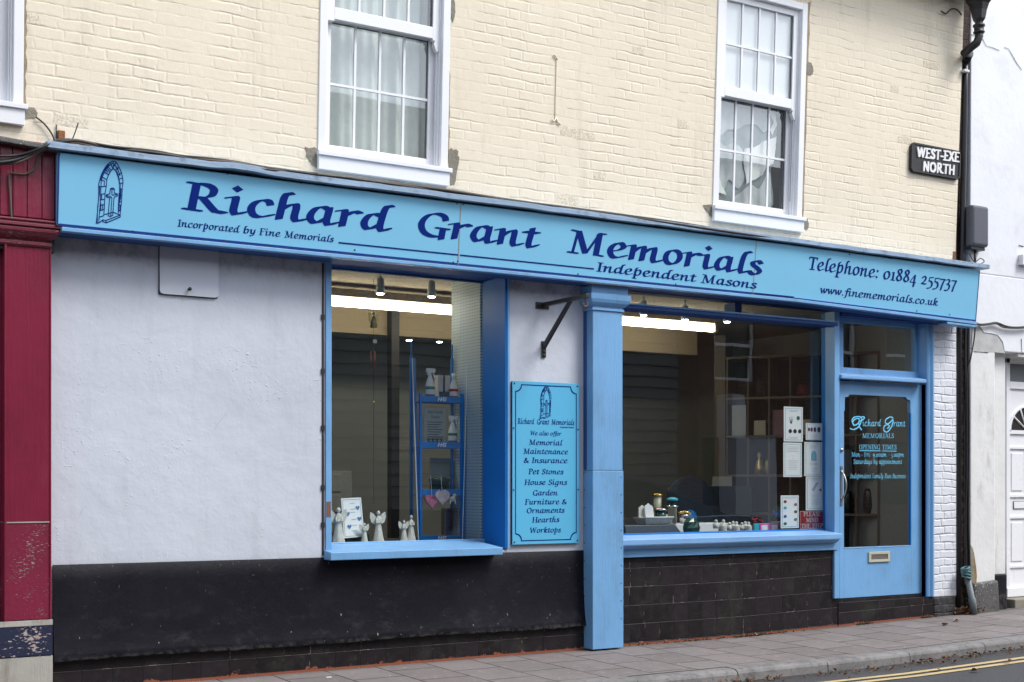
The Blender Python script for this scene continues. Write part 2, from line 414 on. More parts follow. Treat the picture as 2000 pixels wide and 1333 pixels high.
M['soffit'] = m_paint('shaded_blue_paint', (.022,.085,.30), .6, .0012, 20, .12)  # the same blue with the shade under the sign put into its colour
M['lead'] = m_paint('painted_lead_flashing', (.33,.46,.62), .5, .002, 30, .2, grain=(.08,1,1), dirt=(.07,.09,.12), dirtamt=.7, dirtscale=7)
M['sign'] = m_paint('pale_blue_sign_panel', (.22,.56,.80), .30, .00003, 1.2, .03)
M['plaque'] = m_paint('turquoise_sign_panel', (.11,.46,.72), .30, .00003, 1.2, .04)
M['navy'] = m_plain('navy_vinyl', (.0,.018,.19), .5, spec=.12)
M['edge'] = m_plain('dark_blue_edge', (.006,.03,.20), .4)
M['screw'] = m_plain('dark_screw', (.02,.02,.025), .4)
M['seam'] = m_plain('seam_grey', (.28,.25,.26), .6)
M['upvc'] = m_paint('white_upvc', (.84,.85,.88), .28, .00003, 12, .02, dirt=(.5,.5,.5), dirtamt=.08)
M['upvcedge'] = m_plain('grey_gasket', (.10,.11,.12), .5)
M['glass'] = m_glass('window_glass', 2.3)
M['glassup'] = m_glass('upstairs_glass', 3.0)
M['maroon'] = m_paint('maroon_paint', (.215,.022,.050), .22, .002, 16, .22, grain=(1,1,.05), dirt=(.30,.08,.13), dirtamt=.25, streak=1)
M['maroonworn'] = m_paint('worn_maroon_paint', (.20,.014,.045), .42, .003, 30, .2, chips=(.34,.33,.27), chipamt=.645, chipstretch=(.7,1,2.8), clus=.55)
M['maroontop'] = m_paint('worn_maroon_moulding', (.17,.02,.04), .45, .003, 30, .2, chips=(.24,.16,.14), chipamt=.60, chipstretch=(.6,1,2))
M['navyworn'] = m_paint('worn_navy_band', (.012,.018,.05), .5, .003, 30, .2, chips=(.40,.33,.31), chipamt=.64, chipstretch=(.6,1,1.6), clus=.9)
M['whiteworn'] = m_paint('dirty_white_board', (.42,.41,.37), .6, .002, 40, .25, dirt=(.16,.14,.10), dirtamt=.7, dirtscale=5, streak=1, grain=(1,1,.1))
M['whitewall'] = m_paint('white_painted_render', (.80,.82,.86), .6, .004, 12, .05, dirt=(.45,.45,.46), dirtamt=.25, dirtscale=1.5)
M['whitedirty'] = m_paint('grubby_white_paint', (.76,.765,.76), .6, .005, 14, .1, dirt=(.28,.26,.22), dirtamt=.5, dirtscale=4, streak=1, chips=(.25,.22,.18), chipamt=.80)
M['stone'] = m_paint('worn_stone', (.10,.098,.095), .7, .012, 20, .3, chips=(.38,.37,.37), chipamt=.60, dirt=(.03,.03,.03), dirtamt=.6, dirtscale=8)
M['mortar'] = m_paint('grey_mortar', (.27,.25,.20), .85, .008, 45, .25, dirt=(.10,.09,.07), dirtamt=.6, dirtscale=9)
M['mortarstrip'] = m_paint('buff_mortar', (.36,.29,.20), .85, .005, 45, .25, dirt=(.14,.11,.08), dirtamt=.5, dirtscale=9)
M['iron'] = m_paint('black_iron', (.022,.022,.024), .45, .002, 40, .2, dirt=(.10,.05,.03), dirtamt=.35, dirtscale=12)
M['plastic'] = m_plain('black_plastic', (.018,.019,.024), .35)
M['greybox'] = m_plain('grey_plastic', (.085,.09,.115), .42)
M['cable'] = m_plain('black_cable', (.016,.016,.018), .5)
M['cablebrown'] = m_plain('brown_cable', (.10,.075,.06), .6)
M['cablewhite'] = m_plain('white_cable_clip', (.7,.72,.76), .5)
M['duct'] = m_paint('galvanised_duct', (.17,.20,.21), .5, .002, 30, .25)
M['teal'] = m_plain('teal_tape', (.07,.17,.18), .5)
M['rust'] = m_plain('rust', (.30,.11,.035), .8, var=.5, scale=90)
M['leaf'] = m_plain('dead_leaf', (.20,.095,.045), .7, var=.5, scale=40)
M['leafpale'] = m_plain('pale_dead_leaf', (.34,.20,.11), .7, var=.4, scale=40)
M['moss'] = m_plain('moss', (.05,.06,.02), .9, var=.5, bump=.01)
M['steel'] = m_plain('brushed_steel', (.50,.48,.45), .32, metal=.9)
M['chrome'] = m_plain('chrome', (.75,.75,.76), .12, metal=1)
M['curtain'] = m_plain('net_curtain', (.74,.79,.76), .9, var=.06, bump=.004, scale=14)
M['sky_blind'] = m_plain('sky_white_blind', (.95,.96,.98), .8, var=.03)  # near-white, so it carries the brightness of reflected sky
M['film'] = m_plain('frosted_film', (.32,.39,.40), .6, var=.35, scale=6)
M['filmpale'] = m_plain('pale_film', (.64,.68,.68), .6, var=.3, scale=5)
M['sheet'] = m_plain('white_sheet', (.93,.93,.90), .8, var=.04, scale=9)
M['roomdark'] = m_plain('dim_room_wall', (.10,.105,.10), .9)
M['inwall'] = m_plain('shop_wall', (.29,.315,.315), .9, var=.1, scale=2)
M['inceil'] = m_plain('textured_ceiling', (.42,.36,.28), .9, var=.3, bump=.01, scale=45)
M['infloor'] = m_plain('shop_floor', (.05,.05,.05), .6)
M['beam'] = m_plain('tan_bulkhead', (.30,.25,.17), .8)
M['dispfloor'] = m_plain('display_cloth', (.03,.035,.05), .8)
M['dark'] = m_plain('dark_column', (.005,.006,.012), .5)
M['tube'] = m_emit('lamp_tube', (1,.87,.64), 10)
M['tubecap'] = m_plain('tube_cap', (.6,.5,.25), .4, metal=.5)
M['bulb'] = m_emit('lamp_bulb', (.95,.98,1), 22)
M['spotbody'] = m_plain('white_spot_body', (.55,.63,.65), .4)
M['rack'] = m_plain('blue_metal_rack', (.014,.21,.62), .4)
M['shelfgrey'] = m_plain('dark_shelf_wood', (.14,.12,.095), .6, var=.15)
M['shelfback'] = m_plain('dark_shelf_back', (.025,.03,.03), .8)
M['white'] = m_plain('white_plastic', (.88,.9,.9), .35)
M['greenlab'] = m_plain('green_label', (.02,.25,.12), .5)
M['darklab'] = m_plain('dark_label', (.05,.09,.11), .5)
M['redlab'] = m_plain('red_label', (.5,.02,.03), .5)
M['carton'] = m_plain('white_carton', (.62,.62,.6), .6)
M['paper'] = m_plain('white_paper', (.80,.84,.87), .6, var=.02)
M['papergrey'] = m_plain('grey_paper', (.36,.40,.40), .6, var=.1)
M['paperline'] = m_plain('pale_blue_print', (.22,.46,.58), .6)
M['papertext'] = m_plain('grey_print', (.42,.47,.52), .6)
M['green'] = m_plain('dark_green_glaze', (.006,.06,.045), .12)
M['ivory'] = m_plain('ivory_ceramic', (.52,.50,.38), .35)
M['plaster'] = m_plain('white_plaster', (.70,.70,.64), .6, var=.2, scale=35)
M['gold'] = m_plain('gold_metal', (.75,.50,.15), .25, metal=1)
M['silver'] = m_plain('silver_metal', (.6,.6,.62), .2, metal=1)
M['tealcap'] = m_plain('turquoise_glass', (.05,.45,.60), .15)
M['bluedisc'] = m_plain('blue_plate', (.01,.12,.35), .3)
M['red'] = m_plain('red_petals', (.45,.008,.015), .6, var=.4)
M['pink'] = m_plain('pink_print', (.75,.08,.42), .5)
M['hpink'] = m_plain('pink_heart', (.70,.22,.33), .35, var=.6, scale=22)
M['hwhite'] = m_plain('white_heart', (.78,.62,.62), .35, var=.3, scale=30)
M['signred'] = m_plain('dark_red_sign', (.26,.012,.016), .4)
M['signwhite'] = m_plain('white_lettering', (.86,.86,.86), .45)
M['doorcyan'] = m_plain('cyan_vinyl', (.16,.62,.92), .5)
M['granite'] = m_plain('blue_grey_granite', (.045,.065,.095), .25, var=.35, scale=150)
M['blackgloss'] = m_plain('black_polish', (.01,.012,.012), .12)
M['rose'] = m_plain('faded_red', (.22,.03,.04), .7, var=.4)
M['mauve'] = m_plain('mauve_box', (.25,.14,.17), .7)
M['flowerblue'] = m_plain('blue_petals', (.01,.09,.45), .6)
M['leafgreen'] = m_plain('green_leaves', (.02,.12,.06), .6)
M['copper'] = m_plain('copper_tube', (.28,.09,.06), .35, metal=.6)
M['brass'] = m_plain('brass_angel', (.55,.45,.22), .3, metal=.8)
M['wood'] = m_plain('bare_wood', (.22,.10,.05), .8, var=.3)
M['carpaint'] = m_plain('blue_grey_car_paint', (.16,.19,.23), .15)
M['carglass'] = m_plain('car_glass', (.01,.03,.03), .05)
M['tyre'] = m_plain('tyre_rubber', (.015,.015,.015), .8)
M['clad'] = m_paint('grey_weatherboard', (.24,.24,.225), .7, .004, 20, .2)
M['slate'] = m_plain('slate', (.06,.065,.075), .6)
M['fanglass'] = m_plain('dark_fanlight', (.04,.035,.035), .2)
M['peg'] = None
def m_peg():
    g = NG('pegboard'); p = g.pos(); o = g.sep(p)
    def cell(v): return g.math('SUBTRACT', g.math('FRACT', g.math('DIVIDE', v, .025)), .5)
    a, b = cell(o[1]), cell(o[2])
    dd = g.math('SQRT', g.math('ADD', g.math('MULTIPLY', a, a), g.math('MULTIPLY', b, b)))
    c = g.mix(g.ramp(dd, .16, .22, 1, 0), (.50,.60,.62), (.15,.18,.18))
    return g.principled(c, .6)
M['peg'] = m_peg()

# ------------------------------------------------------------------ broad-nib lettering
GL = {}
def G_(ch, adv, *st): GL[ch] = (adv, st)
G_('a',1.0,'c.70,.86 .52,.97 .30,.86 .15,.52 .15,.25 .28,.07 .42,.12 .66,.38','c.72,.95 .70,.6 .67,.25 .72,.06 .80,.05 1.0,.2')
G_('b',.92,'c.46,1.44 .34,1.48 .26,1.25 .22,.7 .19,.1','c.21,.62 .42,.9 .62,.93 .74,.66 .68,.28 .48,.05 .22,.12')
G_('c',.84,'c.72,.74 .66,.92 .48,.95 .26,.78 .15,.45 .24,.12 .46,.04 .80,.22')
G_('d',1.02,'c.68,.84 .50,.93 .30,.84 .15,.5 .16,.22 .28,.06 .44,.14 .66,.38','c1.0,1.42 .88,1.46 .78,1.25 .72,.8 .68,.25 .74,.06 .82,.05 1.0,.2')
G_('e',.86,'c.2,.40 .5,.52 .68,.72 .60,.93 .44,.95 .22,.72 .15,.40 .26,.1 .46,.04 .80,.22')
G_('f',.62,'c.80,1.36 .66,1.48 .50,1.3 .42,.9 .34,.2 .24,-.28 .04,-.38','l.14,.92 .66,.92')
G_('g',.98,'c.70,.86 .52,.97 .30,.86 .15,.52 .15,.25 .28,.07 .42,.12 .66,.38','c.72,.95 .70,.5 .64,0 .50,-.34 .28,-.42 .08,-.3')
G_('h',1.04,'c.50,1.42 .38,1.47 .28,1.22 .24,.7 .20,.06','c.22,.55 .44,.82 .66,.93 .70,.72 .67,.25 .73,.06 .82,.06 1.02,.2')
G_('i',.62,'c.04,.86 .24,.93 .27,.8 .24,.25 .30,.06 .38,.06 .58,.2','d.28,1.36')
G_('k',.9,'c.50,1.42 .38,1.47 .28,1.22 .24,.7 .20,.06','c.24,.5 .5,.92 .70,.88 .62,.6 .28,.48','c.38,.5 .58,.14 .7,.05 .9,.18')
G_('l',.56,'c.60,1.42 .46,1.46 .34,1.22 .28,.8 .24,.25 .30,.06 .38,.06 .56,.2')
G_('m',1.50,'c.02,.86 .20,.93 .24,.82 .20,.06','c.22,.5 .44,.80 .64,.93 .68,.75 .64,.06','c.66,.5 .90,.80 1.10,.93 1.14,.75 1.11,.25 1.17,.06 1.26,.06 1.46,.2')
G_('n',1.06,'c.02,.86 .20,.93 .24,.82 .20,.06','c.22,.5 .46,.80 .68,.93 .72,.75 .69,.25 .75,.06 .84,.06 1.04,.2')
G_('o',.92,'c.46,.95 .24,.80 .15,.45 .24,.14 .46,.05 .68,.24 .77,.56 .68,.86 .46,.95')
G_('p',.94,'c.42,1.25 .30,1.1 .26,.8 .20,-.42','s.02,-.44 .44,-.46','c.24,.6 .46,.9 .64,.93 .77,.64 .68,.25 .48,.05 .26,.14')
G_('r',.78,'c.02,.86 .20,.93 .24,.82 .20,.06','c.24,.62 .44,.82 .56,.93 .74,.86')
G_('s',.70,'c.62,.80 .48,.95 .26,.88 .24,.68 .46,.48 .60,.28 .46,.06 .26,.05 .10,.22')
G_('t',.66,'c.36,1.18 .31,.7 .27,.25 .32,.06 .40,.06 .62,.22','l.06,.93 .60,.93')
G_('u',1.02,'c.04,.86 .22,.93 .25,.8 .21,.3 .30,.07 .44,.12 .68,.42','c.72,.95 .69,.25 .75,.06 .84,.06 1.02,.2')
G_('v',.84,'c.04,.88 .18,.93 .26,.7 .40,.08','c.40,.08 .62,.36 .76,.72 .70,.93')
G_('w',1.16,'c.04,.88 .16,.93 .22,.7 .34,.08','t.36,.1 .62,.9','c.62,.93 .64,.6 .74,.08','c.74,.08 .94,.36 1.06,.72 1.0,.93')
G_('y',.96,'c.04,.86 .20,.93 .24,.8 .24,.3 .34,.07 .48,.12 .68,.42','c.74,.95 .70,.4 .62,-.05 .40,-.38 .10,-.36')
G_('A',1.2,'t.60,1.38 .20,.06','l.60,1.38 1.0,.06','t.32,.48 .84,.48','s.02,.03 .38,.03','s.84,.03 1.2,.03')
G_('B',.95,'l.25,1.35 .22,.05','c.12,1.36 .55,1.38 .76,1.1 .55,.76 .28,.74','c.48,.76 .80,.62 .82,.28 .55,.04 .10,.04')
G_('C',1.1,'c1.0,1.08 .90,1.27 .66,1.36 .34,1.18 .17,.72 .28,.26 .60,.05 1.02,.26')
G_('D',1.15,'l.28,1.35 .25,.05','c.10,1.36 .55,1.37 .92,1.12 1.02,.68 .84,.22 .5,.03 .08,.04')
G_('E',.95,'l.28,1.35 .25,.05','s.08,1.37 .85,1.37','s.28,.72 .68,.72','s.06,.03 .88,.03','s.84,1.37 .86,1.15','s.88,.03 .92,.28')
G_('F',.9,'l.28,1.35 .25,.05','s.08,1.37 .85,1.37','s.28,.72 .68,.72','s.06,.03 .50,.03','s.84,1.37 .86,1.12')
G_('G',1.24,'c1.04,1.02 .98,1.24 .70,1.36 .36,1.18 .17,.72 .28,.26 .60,.05 .96,.10','l.98,.50 .96,-.06','s.72,.56 1.22,.54')
G_('H',1.25,'l.28,1.35 .25,.05','l1.02,1.35 .99,.05','t.26,.70 1.0,.70','s.06,1.37 .5,1.37','s.04,.03 .48,.03','s.8,1.37 1.24,1.37','s.78,.03 1.22,.03')
G_('I',.6,'l.32,1.35 .29,.05','s.08,1.37 .56,1.37','s.04,.03 .54,.03')
G_('L',.9,'l.28,1.35 .25,.05','s.06,1.37 .52,1.37','s.06,.03 .84,.03','s.84,.03 .88,.28')
G_('M',1.56,'t.32,1.28 .22,.06','l.36,1.34 .72,.10','t.76,.10 1.16,1.26','l1.20,1.34 1.16,.06','s.08,1.38 .36,1.34','s.04,.04 .42,.02','s1.18,1.38 1.44,1.38','s1.14,.06 1.44,.02')
G_('N',1.3,'t.30,1.28 .26,.05','l.32,1.34 .98,.10','t1.02,.05 1.06,1.36','s.06,1.37 .34,1.36','s.06,.03 .46,.03','s.86,1.37 1.26,1.37')
G_('O',1.25,'c.62,1.36 .30,1.18 .17,.7 .30,.22 .62,.04 .94,.22 1.08,.7 .94,1.18 .62,1.36')
G_('P',.95,'l.28,1.35 .25,.05','s.04,.03 .52,.03','c.06,1.37 .5,1.38 .84,1.22 .84,.88 .56,.68 .30,.66')
G_('R',1.26,'l.32,1.35 .27,.05','s.06,1.40 .36,1.38','s.02,.04 .56,.01','c.34,1.38 .62,1.38 .84,1.20 .80,.86 .56,.70 .34,.68','c.56,.68 .74,.40 .94,.10 1.04,.07 1.24,.04')
G_('S',.9,'c.78,1.12 .62,1.36 .34,1.30 .24,1.06 .40,.80 .70,.56 .76,.28 .56,.05 .30,.05 .12,.28')
G_('T',1.05,'l.56,1.35 .52,.05','l.12,1.34 1.0,1.34','s.12,1.36 .08,1.12','s1.0,1.36 .98,1.12','s.28,.03 .80,.03')
G_('W',1.6,'l.18,1.35 .46,.08','t.46,.08 .82,1.28','l.82,1.35 1.12,.08','t1.12,.08 1.44,1.34','s.02,1.37 .34,1.37','s1.26,1.37 1.58,1.37')
G_('X',1.1,'l.22,1.35 .90,.05','t.88,1.35 .20,.05')
G_('0',.92,'c.46,.95 .24,.80 .15,.45 .24,.14 .46,.05 .68,.24 .77,.56 .68,.86 .46,.95')
G_('1',.6,'l.33,.92 .30,.06','s.12,.84 .33,.96','s.06,.03 .56,.03')
G_('2',.8,'c.16,.74 .34,.96 .58,.84 .52,.5 .16,.1','l.16,.08 .70,.08')
G_('3',.78,'c.16,.84 .40,.96 .60,.78 .46,.46 .32,.42','c.34,.44 .62,.28 .64,-.06 .40,-.38 .10,-.36')
G_('4',.86,'t.58,.95 .08,.10','t.08,.06 .82,.06','l.60,.92 .56,-.42')
G_('5',.76,'l.30,.88 .72,.95','t.28,.92 .22,.48','c.24,.50 .56,.42 .66,.02 .42,-.34 .10,-.38')
G_('7',.76,'l.12,.88 .70,.88','c.70,.90 .46,.2 .34,-.42')
G_('8',.88,'c.46,1.40 .26,1.18 .38,.86 .64,.58 .72,.26 .46,.03 .18,.26 .30,.6 .60,.9 .68,1.2 .46,1.40')
G_('9',.86,'c.70,.70 .46,.96 .20,.74 .20,.42 .42,.28 .66,.46 .72,.74 .60,.1 .26,-.36')
G_('&',1.2,'c1.0,.62 .84,.2 .52,.04 .22,.14 .16,.44 .40,.74 .64,1.04 .52,1.30 .34,1.1 .48,.66 1.05,.06')
G_('.',.45,'d.22,.12'); G_(':',.5,'d.22,.12','d.26,.82'); G_('-',.6,'l.1,.5 .5,.5')
def cr(pts, n=5):
    if len(pts) < 3: return pts
    closed = pts[0] == pts[-1]
    P = pts[:-1] if closed else pts
    out = []; m = len(P)
    rng = range(m if closed else m-1)
    for i in rng:
        g = (lambda j: P[j % m]) if closed else (lambda j: P[max(0, min(m-1, j))])
        p0, p1, p2, p3 = g(i-1), g(i), g(i+1), g(i+2)
        for k in range(n):
            t = k/n
            out.append(tuple(.5*((2*p1[a])+(-p0[a]+p2[a])*t+(2*p0[a]-5*p1[a]+4*p2[a]-p3[a])*t*t+(-p0[a]+3*p1[a]-3*p2[a]+p3[a])*t**3) for a in (0,1)))
    out.append(P[0] if closed else P[-1])
    return out
def hull(pts):
    pts = sorted(set((round(a,6), round(b,6)) for a, b in pts))
    def half(ps):
        h = []
        for p in ps:
            while len(h) >= 2 and (h[-1][0]-h[-2][0])*(p[1]-h[-2][1])-(h[-1][1]-h[-2][1])*(p[0]-h[-2][0]) <= 1e-12: h.pop()
            h.append(p)
        return h
    a = half(pts); b = half(pts[::-1])
    return a[:-1]+b[:-1]
def nibpoly(w, t, ang):
    c, s = math.cos(ang), math.sin(ang)
    return [(x*c-y*s, x*s+y*c) for x, y in ((-w/2,-t/2),(w/2,-t/2),(w/2,t/2),(-w/2,t/2))]
def union(polys):
    V = []; F = []
    for p in polys:
        b = len(V); V += [Vector(q) for q in p]; F.append(list(range(b, b+len(p))))
    ov, oe, of, a, b_, orig = delaunay_2d_cdt(V, [], F, 0, 1e-5, True)
    return [tuple(v) for v in ov], [tuple(f) for f, o in zip(of, orig) if len(o)]
def sweep(pts, nib):
    out = []
    if len(pts) == 1: return [hull([(pts[0][0]+a, pts[0][1]+b) for a, b in nib])]
    for p, q in zip(pts, pts[1:]):
        out.append(hull([(p[0]+a, p[1]+b) for a, b in nib]+[(q[0]+a, q[1]+b) for a, b in nib]))
    return out
CACHE = {}
def glyph(ch, style):
    key = (ch, style)
    if key in CACHE: return CACHE[key]
    w, t, ang, serif, shear = style
    adv, st = GL[ch]; polys = []
    for s in st:
        k = s[0]; pts = [tuple(map(float, p.split(','))) for p in s[1:].split()]
        if k == 'd':
            r = max(w*.80, .12); x, y = pts[0]
            polys.append([(x-r*.9,y),(x,y-r*.95),(x+r*.9,y),(x,y+r*.95)]); continue
        if k == 's' and not serif:
            xs = [p[0] for p in pts]
            if ch in 'EL' and abs(pts[0][1]-pts[1][1]) < .02 and max(xs)-min(xs) > .35: pass
            else: continue
        if k == 'c': pts = cr(pts)
        nb = nibpoly(w, t, ang)
        if k == 't': nb = nibpoly(w*.38 if serif else w, t, ang)
        if k == 's': nb = nibpoly(w*.42 if serif else w, t, ang)
        polys += sweep(pts, nb)
    v, f = union(polys)
    v = [(x+y*shear, y) for x, y in v]
    CACHE[key] = (adv, v, f); return CACHE[key]
CALL = (.215, .065, R(24), True, .07)
HEAD = (.245, .06, R(24), True, .06)
ROMAN = (.135, .06, R(4), True, .0)
ITAL = (.12, .055, R(10), True, .22)
SANS = (.27, .22, 0, False, 0)
def text(mb, s, x0, x1, z0, z1, xh, y, style=CALL, depth=0):
    """fit string between x0..x1 on a baseline running z0 -> z1, x-height xh; y(z) gives the surface"""
    cur = 0; lo = 9e9; hi = -9e9
    for c in s:
        if c == ' ': cur += .55; continue
        adv, v, f = glyph(c, style); lo = min(lo, cur+min(p[0] for p in v)); hi = max(hi, cur+max(p[0] for p in v)); cur += adv
    sx = (x1-x0)/(hi-lo); X00 = x0-lo*sx; cur = 0
    for c in s:
        if c == ' ': cur += .55; continue
        adv, v, f = glyph(c, style)
        vs = []
        for a, b in v:
            X = X00+(cur+a)*sx; Z = z0+(z1-z0)*(X-x0)/(x1-x0)+b*xh
            vs.append((X, y(Z) if callable(y) else y, Z))
        if depth:
            n = len(vs); vs2 = vs+[(p[0], p[1]+depth, p[2]) for p in vs]
            ed = {}
            for t in f:
                for i in range(len(t)):
                    e = (t[i], t[(i+1) % len(t)])
                    if (e[1], e[0]) in ed: ed.pop((e[1], e[0]))
                    else: ed[e] = 1
            mb.add(vs2, list(f)+[(a, b, b+n, a+n) for a, b in ed])
        else: mb.add(vs, f)
        cur += adv
def strokes(mb, polys, w, y, t=None):
    """thin drawn lines in facade coordinates [(x,z)...]"""
    ps = []
    nb = nibpoly(w, t or w, 0)
    for p in polys: ps += sweep(p, nb)
    v, f = union([[(a*10, b*10) for a, b in q] for q in ps])
    mb.add([(a/10, y(b/10) if callable(y) else y, b/10) for a, b in v], f)

def wall_holes(mb, x0, x1, z0, z1, holes, y=0, depth=.3, revmat=None):
    xs = sorted({x0, x1, *[h[0] for h in holes], *[h[1] for h in holes]}); zs = sorted({z0, z1, *[h[2] for h in holes], *[h[3] for h in holes]})
    xs = [v for v in xs if x0 <= v <= x1]; zs = [v for v in zs if z0 <= v <= z1]
    for a, b in zip(xs, xs[1:]):
        for c, d in zip(zs, zs[1:]):
            mx, mz = (a+b)/2, (c+d)/2
            if any(h[0] < mx < h[1] and h[2] < mz < h[3] for h in holes): continue
            mb.quad((a,y,c),(b,y,c),(b,y,d),(a,y,d))
    if revmat is not None: mb.mi = revmat
    for a, b, c, d in holes:
        mb.quad((a,y,c),(a,y+depth,c),(a,y+depth,d),(a,y,d)); mb.quad((b,y,d),(b,y+depth,d),(b,y+depth,c),(b,y,c))
        mb.quad((a,y,d),(a,y+depth,d),(b,y+depth,d),(b,y,d)); mb.quad((b,y,c),(b,y+depth,c),(a,y+depth,c),(a,y,c))
    mb.mi = 0
def ground(x):
    return 0.0 if x < 7.9 else (min(x, 14)-7.9)*0.0185
def P3(px, py, y=0.0): return (FX(px, y), y, FZ(px, py, y))

# ================================================================== SETTING
def strip(name, mat, y0, y1, z0, z1, xs=(-14,-4,0,4,7.9,9,10,11,12,14,22,34), thick=0):
    mb = MB()
    for a, b in zip(xs, xs[1:]):
        mb.quad((a,y0,z0+ground(a)),(b,y0,z0+ground(b)),(b,y1,z1+ground(b)),(a,y1,z1+ground(a)))
        if thick: mb.quad((a,y0,z0+ground(a)-thick),(b,y0,z0+ground(b)-thick),(b,y0,z0+ground(b)),(a,y0,z0+ground(a)))
    return mb.build(name, mat)
tag(strip('pavement', M['flags'], -1.285, .03, -.018, 0), kind='structure')
# kerb stones with worn rounded noses and open joints
mb = MB(); x = -13.55
while x < 33:
    a, b = x+.004, x+.911; prof = []
    for yy, zz in ((-1.287,-.2),(-1.287,-.020),(-1.36,-.021),(-1.395,-.026),(-1.415,-.037),(-1.425,-.055),(-1.432,-.2)):
        prof.append((yy, zz))
    n = len(prof); dz = random.uniform(-.002,.003)
    vs = [(a,yy,zz+ground(a)+dz) for yy,zz in prof]+[(b,yy,zz+ground(b)+dz) for yy,zz in prof]
    mb.add(vs, [(i,(i+1)%n,n+(i+1)%n,n+i)[::-1] for i in range(n)]+[tuple(range(n)),tuple(range(n,2*n))[::-1]])
    x += .915
tag(mb.build('kerb', M['kerb']), kind='structure')
tag(strip('road', M['road'], -7.3, -1.425, -.10, -.108), kind='structure')
for ya in (-1.86, -1.985):
    tag(strip('yellow_line', M['yline'], ya, ya+.066, -.102, -.1025), kind='structure')
mb = MB(); mb.box(-14, 34, -7.45, -7.3, -.3, .02)
tag(mb.build('far_kerb', M['kerb']), kind='structure')
mb = MB(); mb.quad((-14,-9.9,.012),(34,-9.9,.012),(34,-7.45,.012),(-14,-7.45,.012))
tag(mb.build('far_pavement', M['flags']), kind='structure')
mb = MB(); mb.quad((-120,-120,-.32),(140,-120,-.32),(140,120,-.32),(-120,120,-.32))
tag(mb.build('ground', M['road']), kind='structure')

# ================================================================== SHOP BUILDING
shop = thing('shop_building', (6,0,0), 'old shop with cream painted brick upstairs, pale lavender render and blue shopfront below', 'building')
XA, XB = FX(100), FX(1868)            # left and right edges of this building
X_W1a, X_W1b = FX(636), FX(990)
X_P0, X_P1 = FX(1158,-.13), FX(1216,-.13)
X_D0, X_D1 = FX(1637), FX(1820)
XUR = up(1866, 505)[0]                # right edge upstairs
# --- upstairs sash windows: outer frame corners
def sash(pxl, pxr, pyl, pyr, zs, zt, X0=None, X1=None, cur='curtain', nopane=False):
    if X1 is None: X1 = up(pxr, pyr)[0]
    if X0 is None: X0 = up(pxl, pyl)[0]
    return dict(X0=X0, X1=X1, zs=zs, zt=zt, cur=cur)
W1 = sash(620, 873, 290, 332, 3.735, 5.66)
W3 = sash(1391, 1564, 400, 440, 3.745, 5.66, cur='sheet')
x1 = up(45, 205)[0]
W0 = dict(X0=x1-1.12, X1=x1, zs=3.76, zt=5.66, cur='sky_blind')
WS = [W0, W1, W3]
# upper wall (left portion also runs over the maroon shopfront)
mb = MB()
wall_holes(mb, -3.0, XUR, 3.30, 6.35, [(w['X0'], w['X1'], w['zs']-.10, w['zt']) for w in WS], 0, .22)
mb.quad((XUR,0,3.3),(XUR,.9,3.3),(XUR,.9,6.35),(XUR,0,6.35))
mb.build('upper_wall', M['cream'], shop, xf=lean)

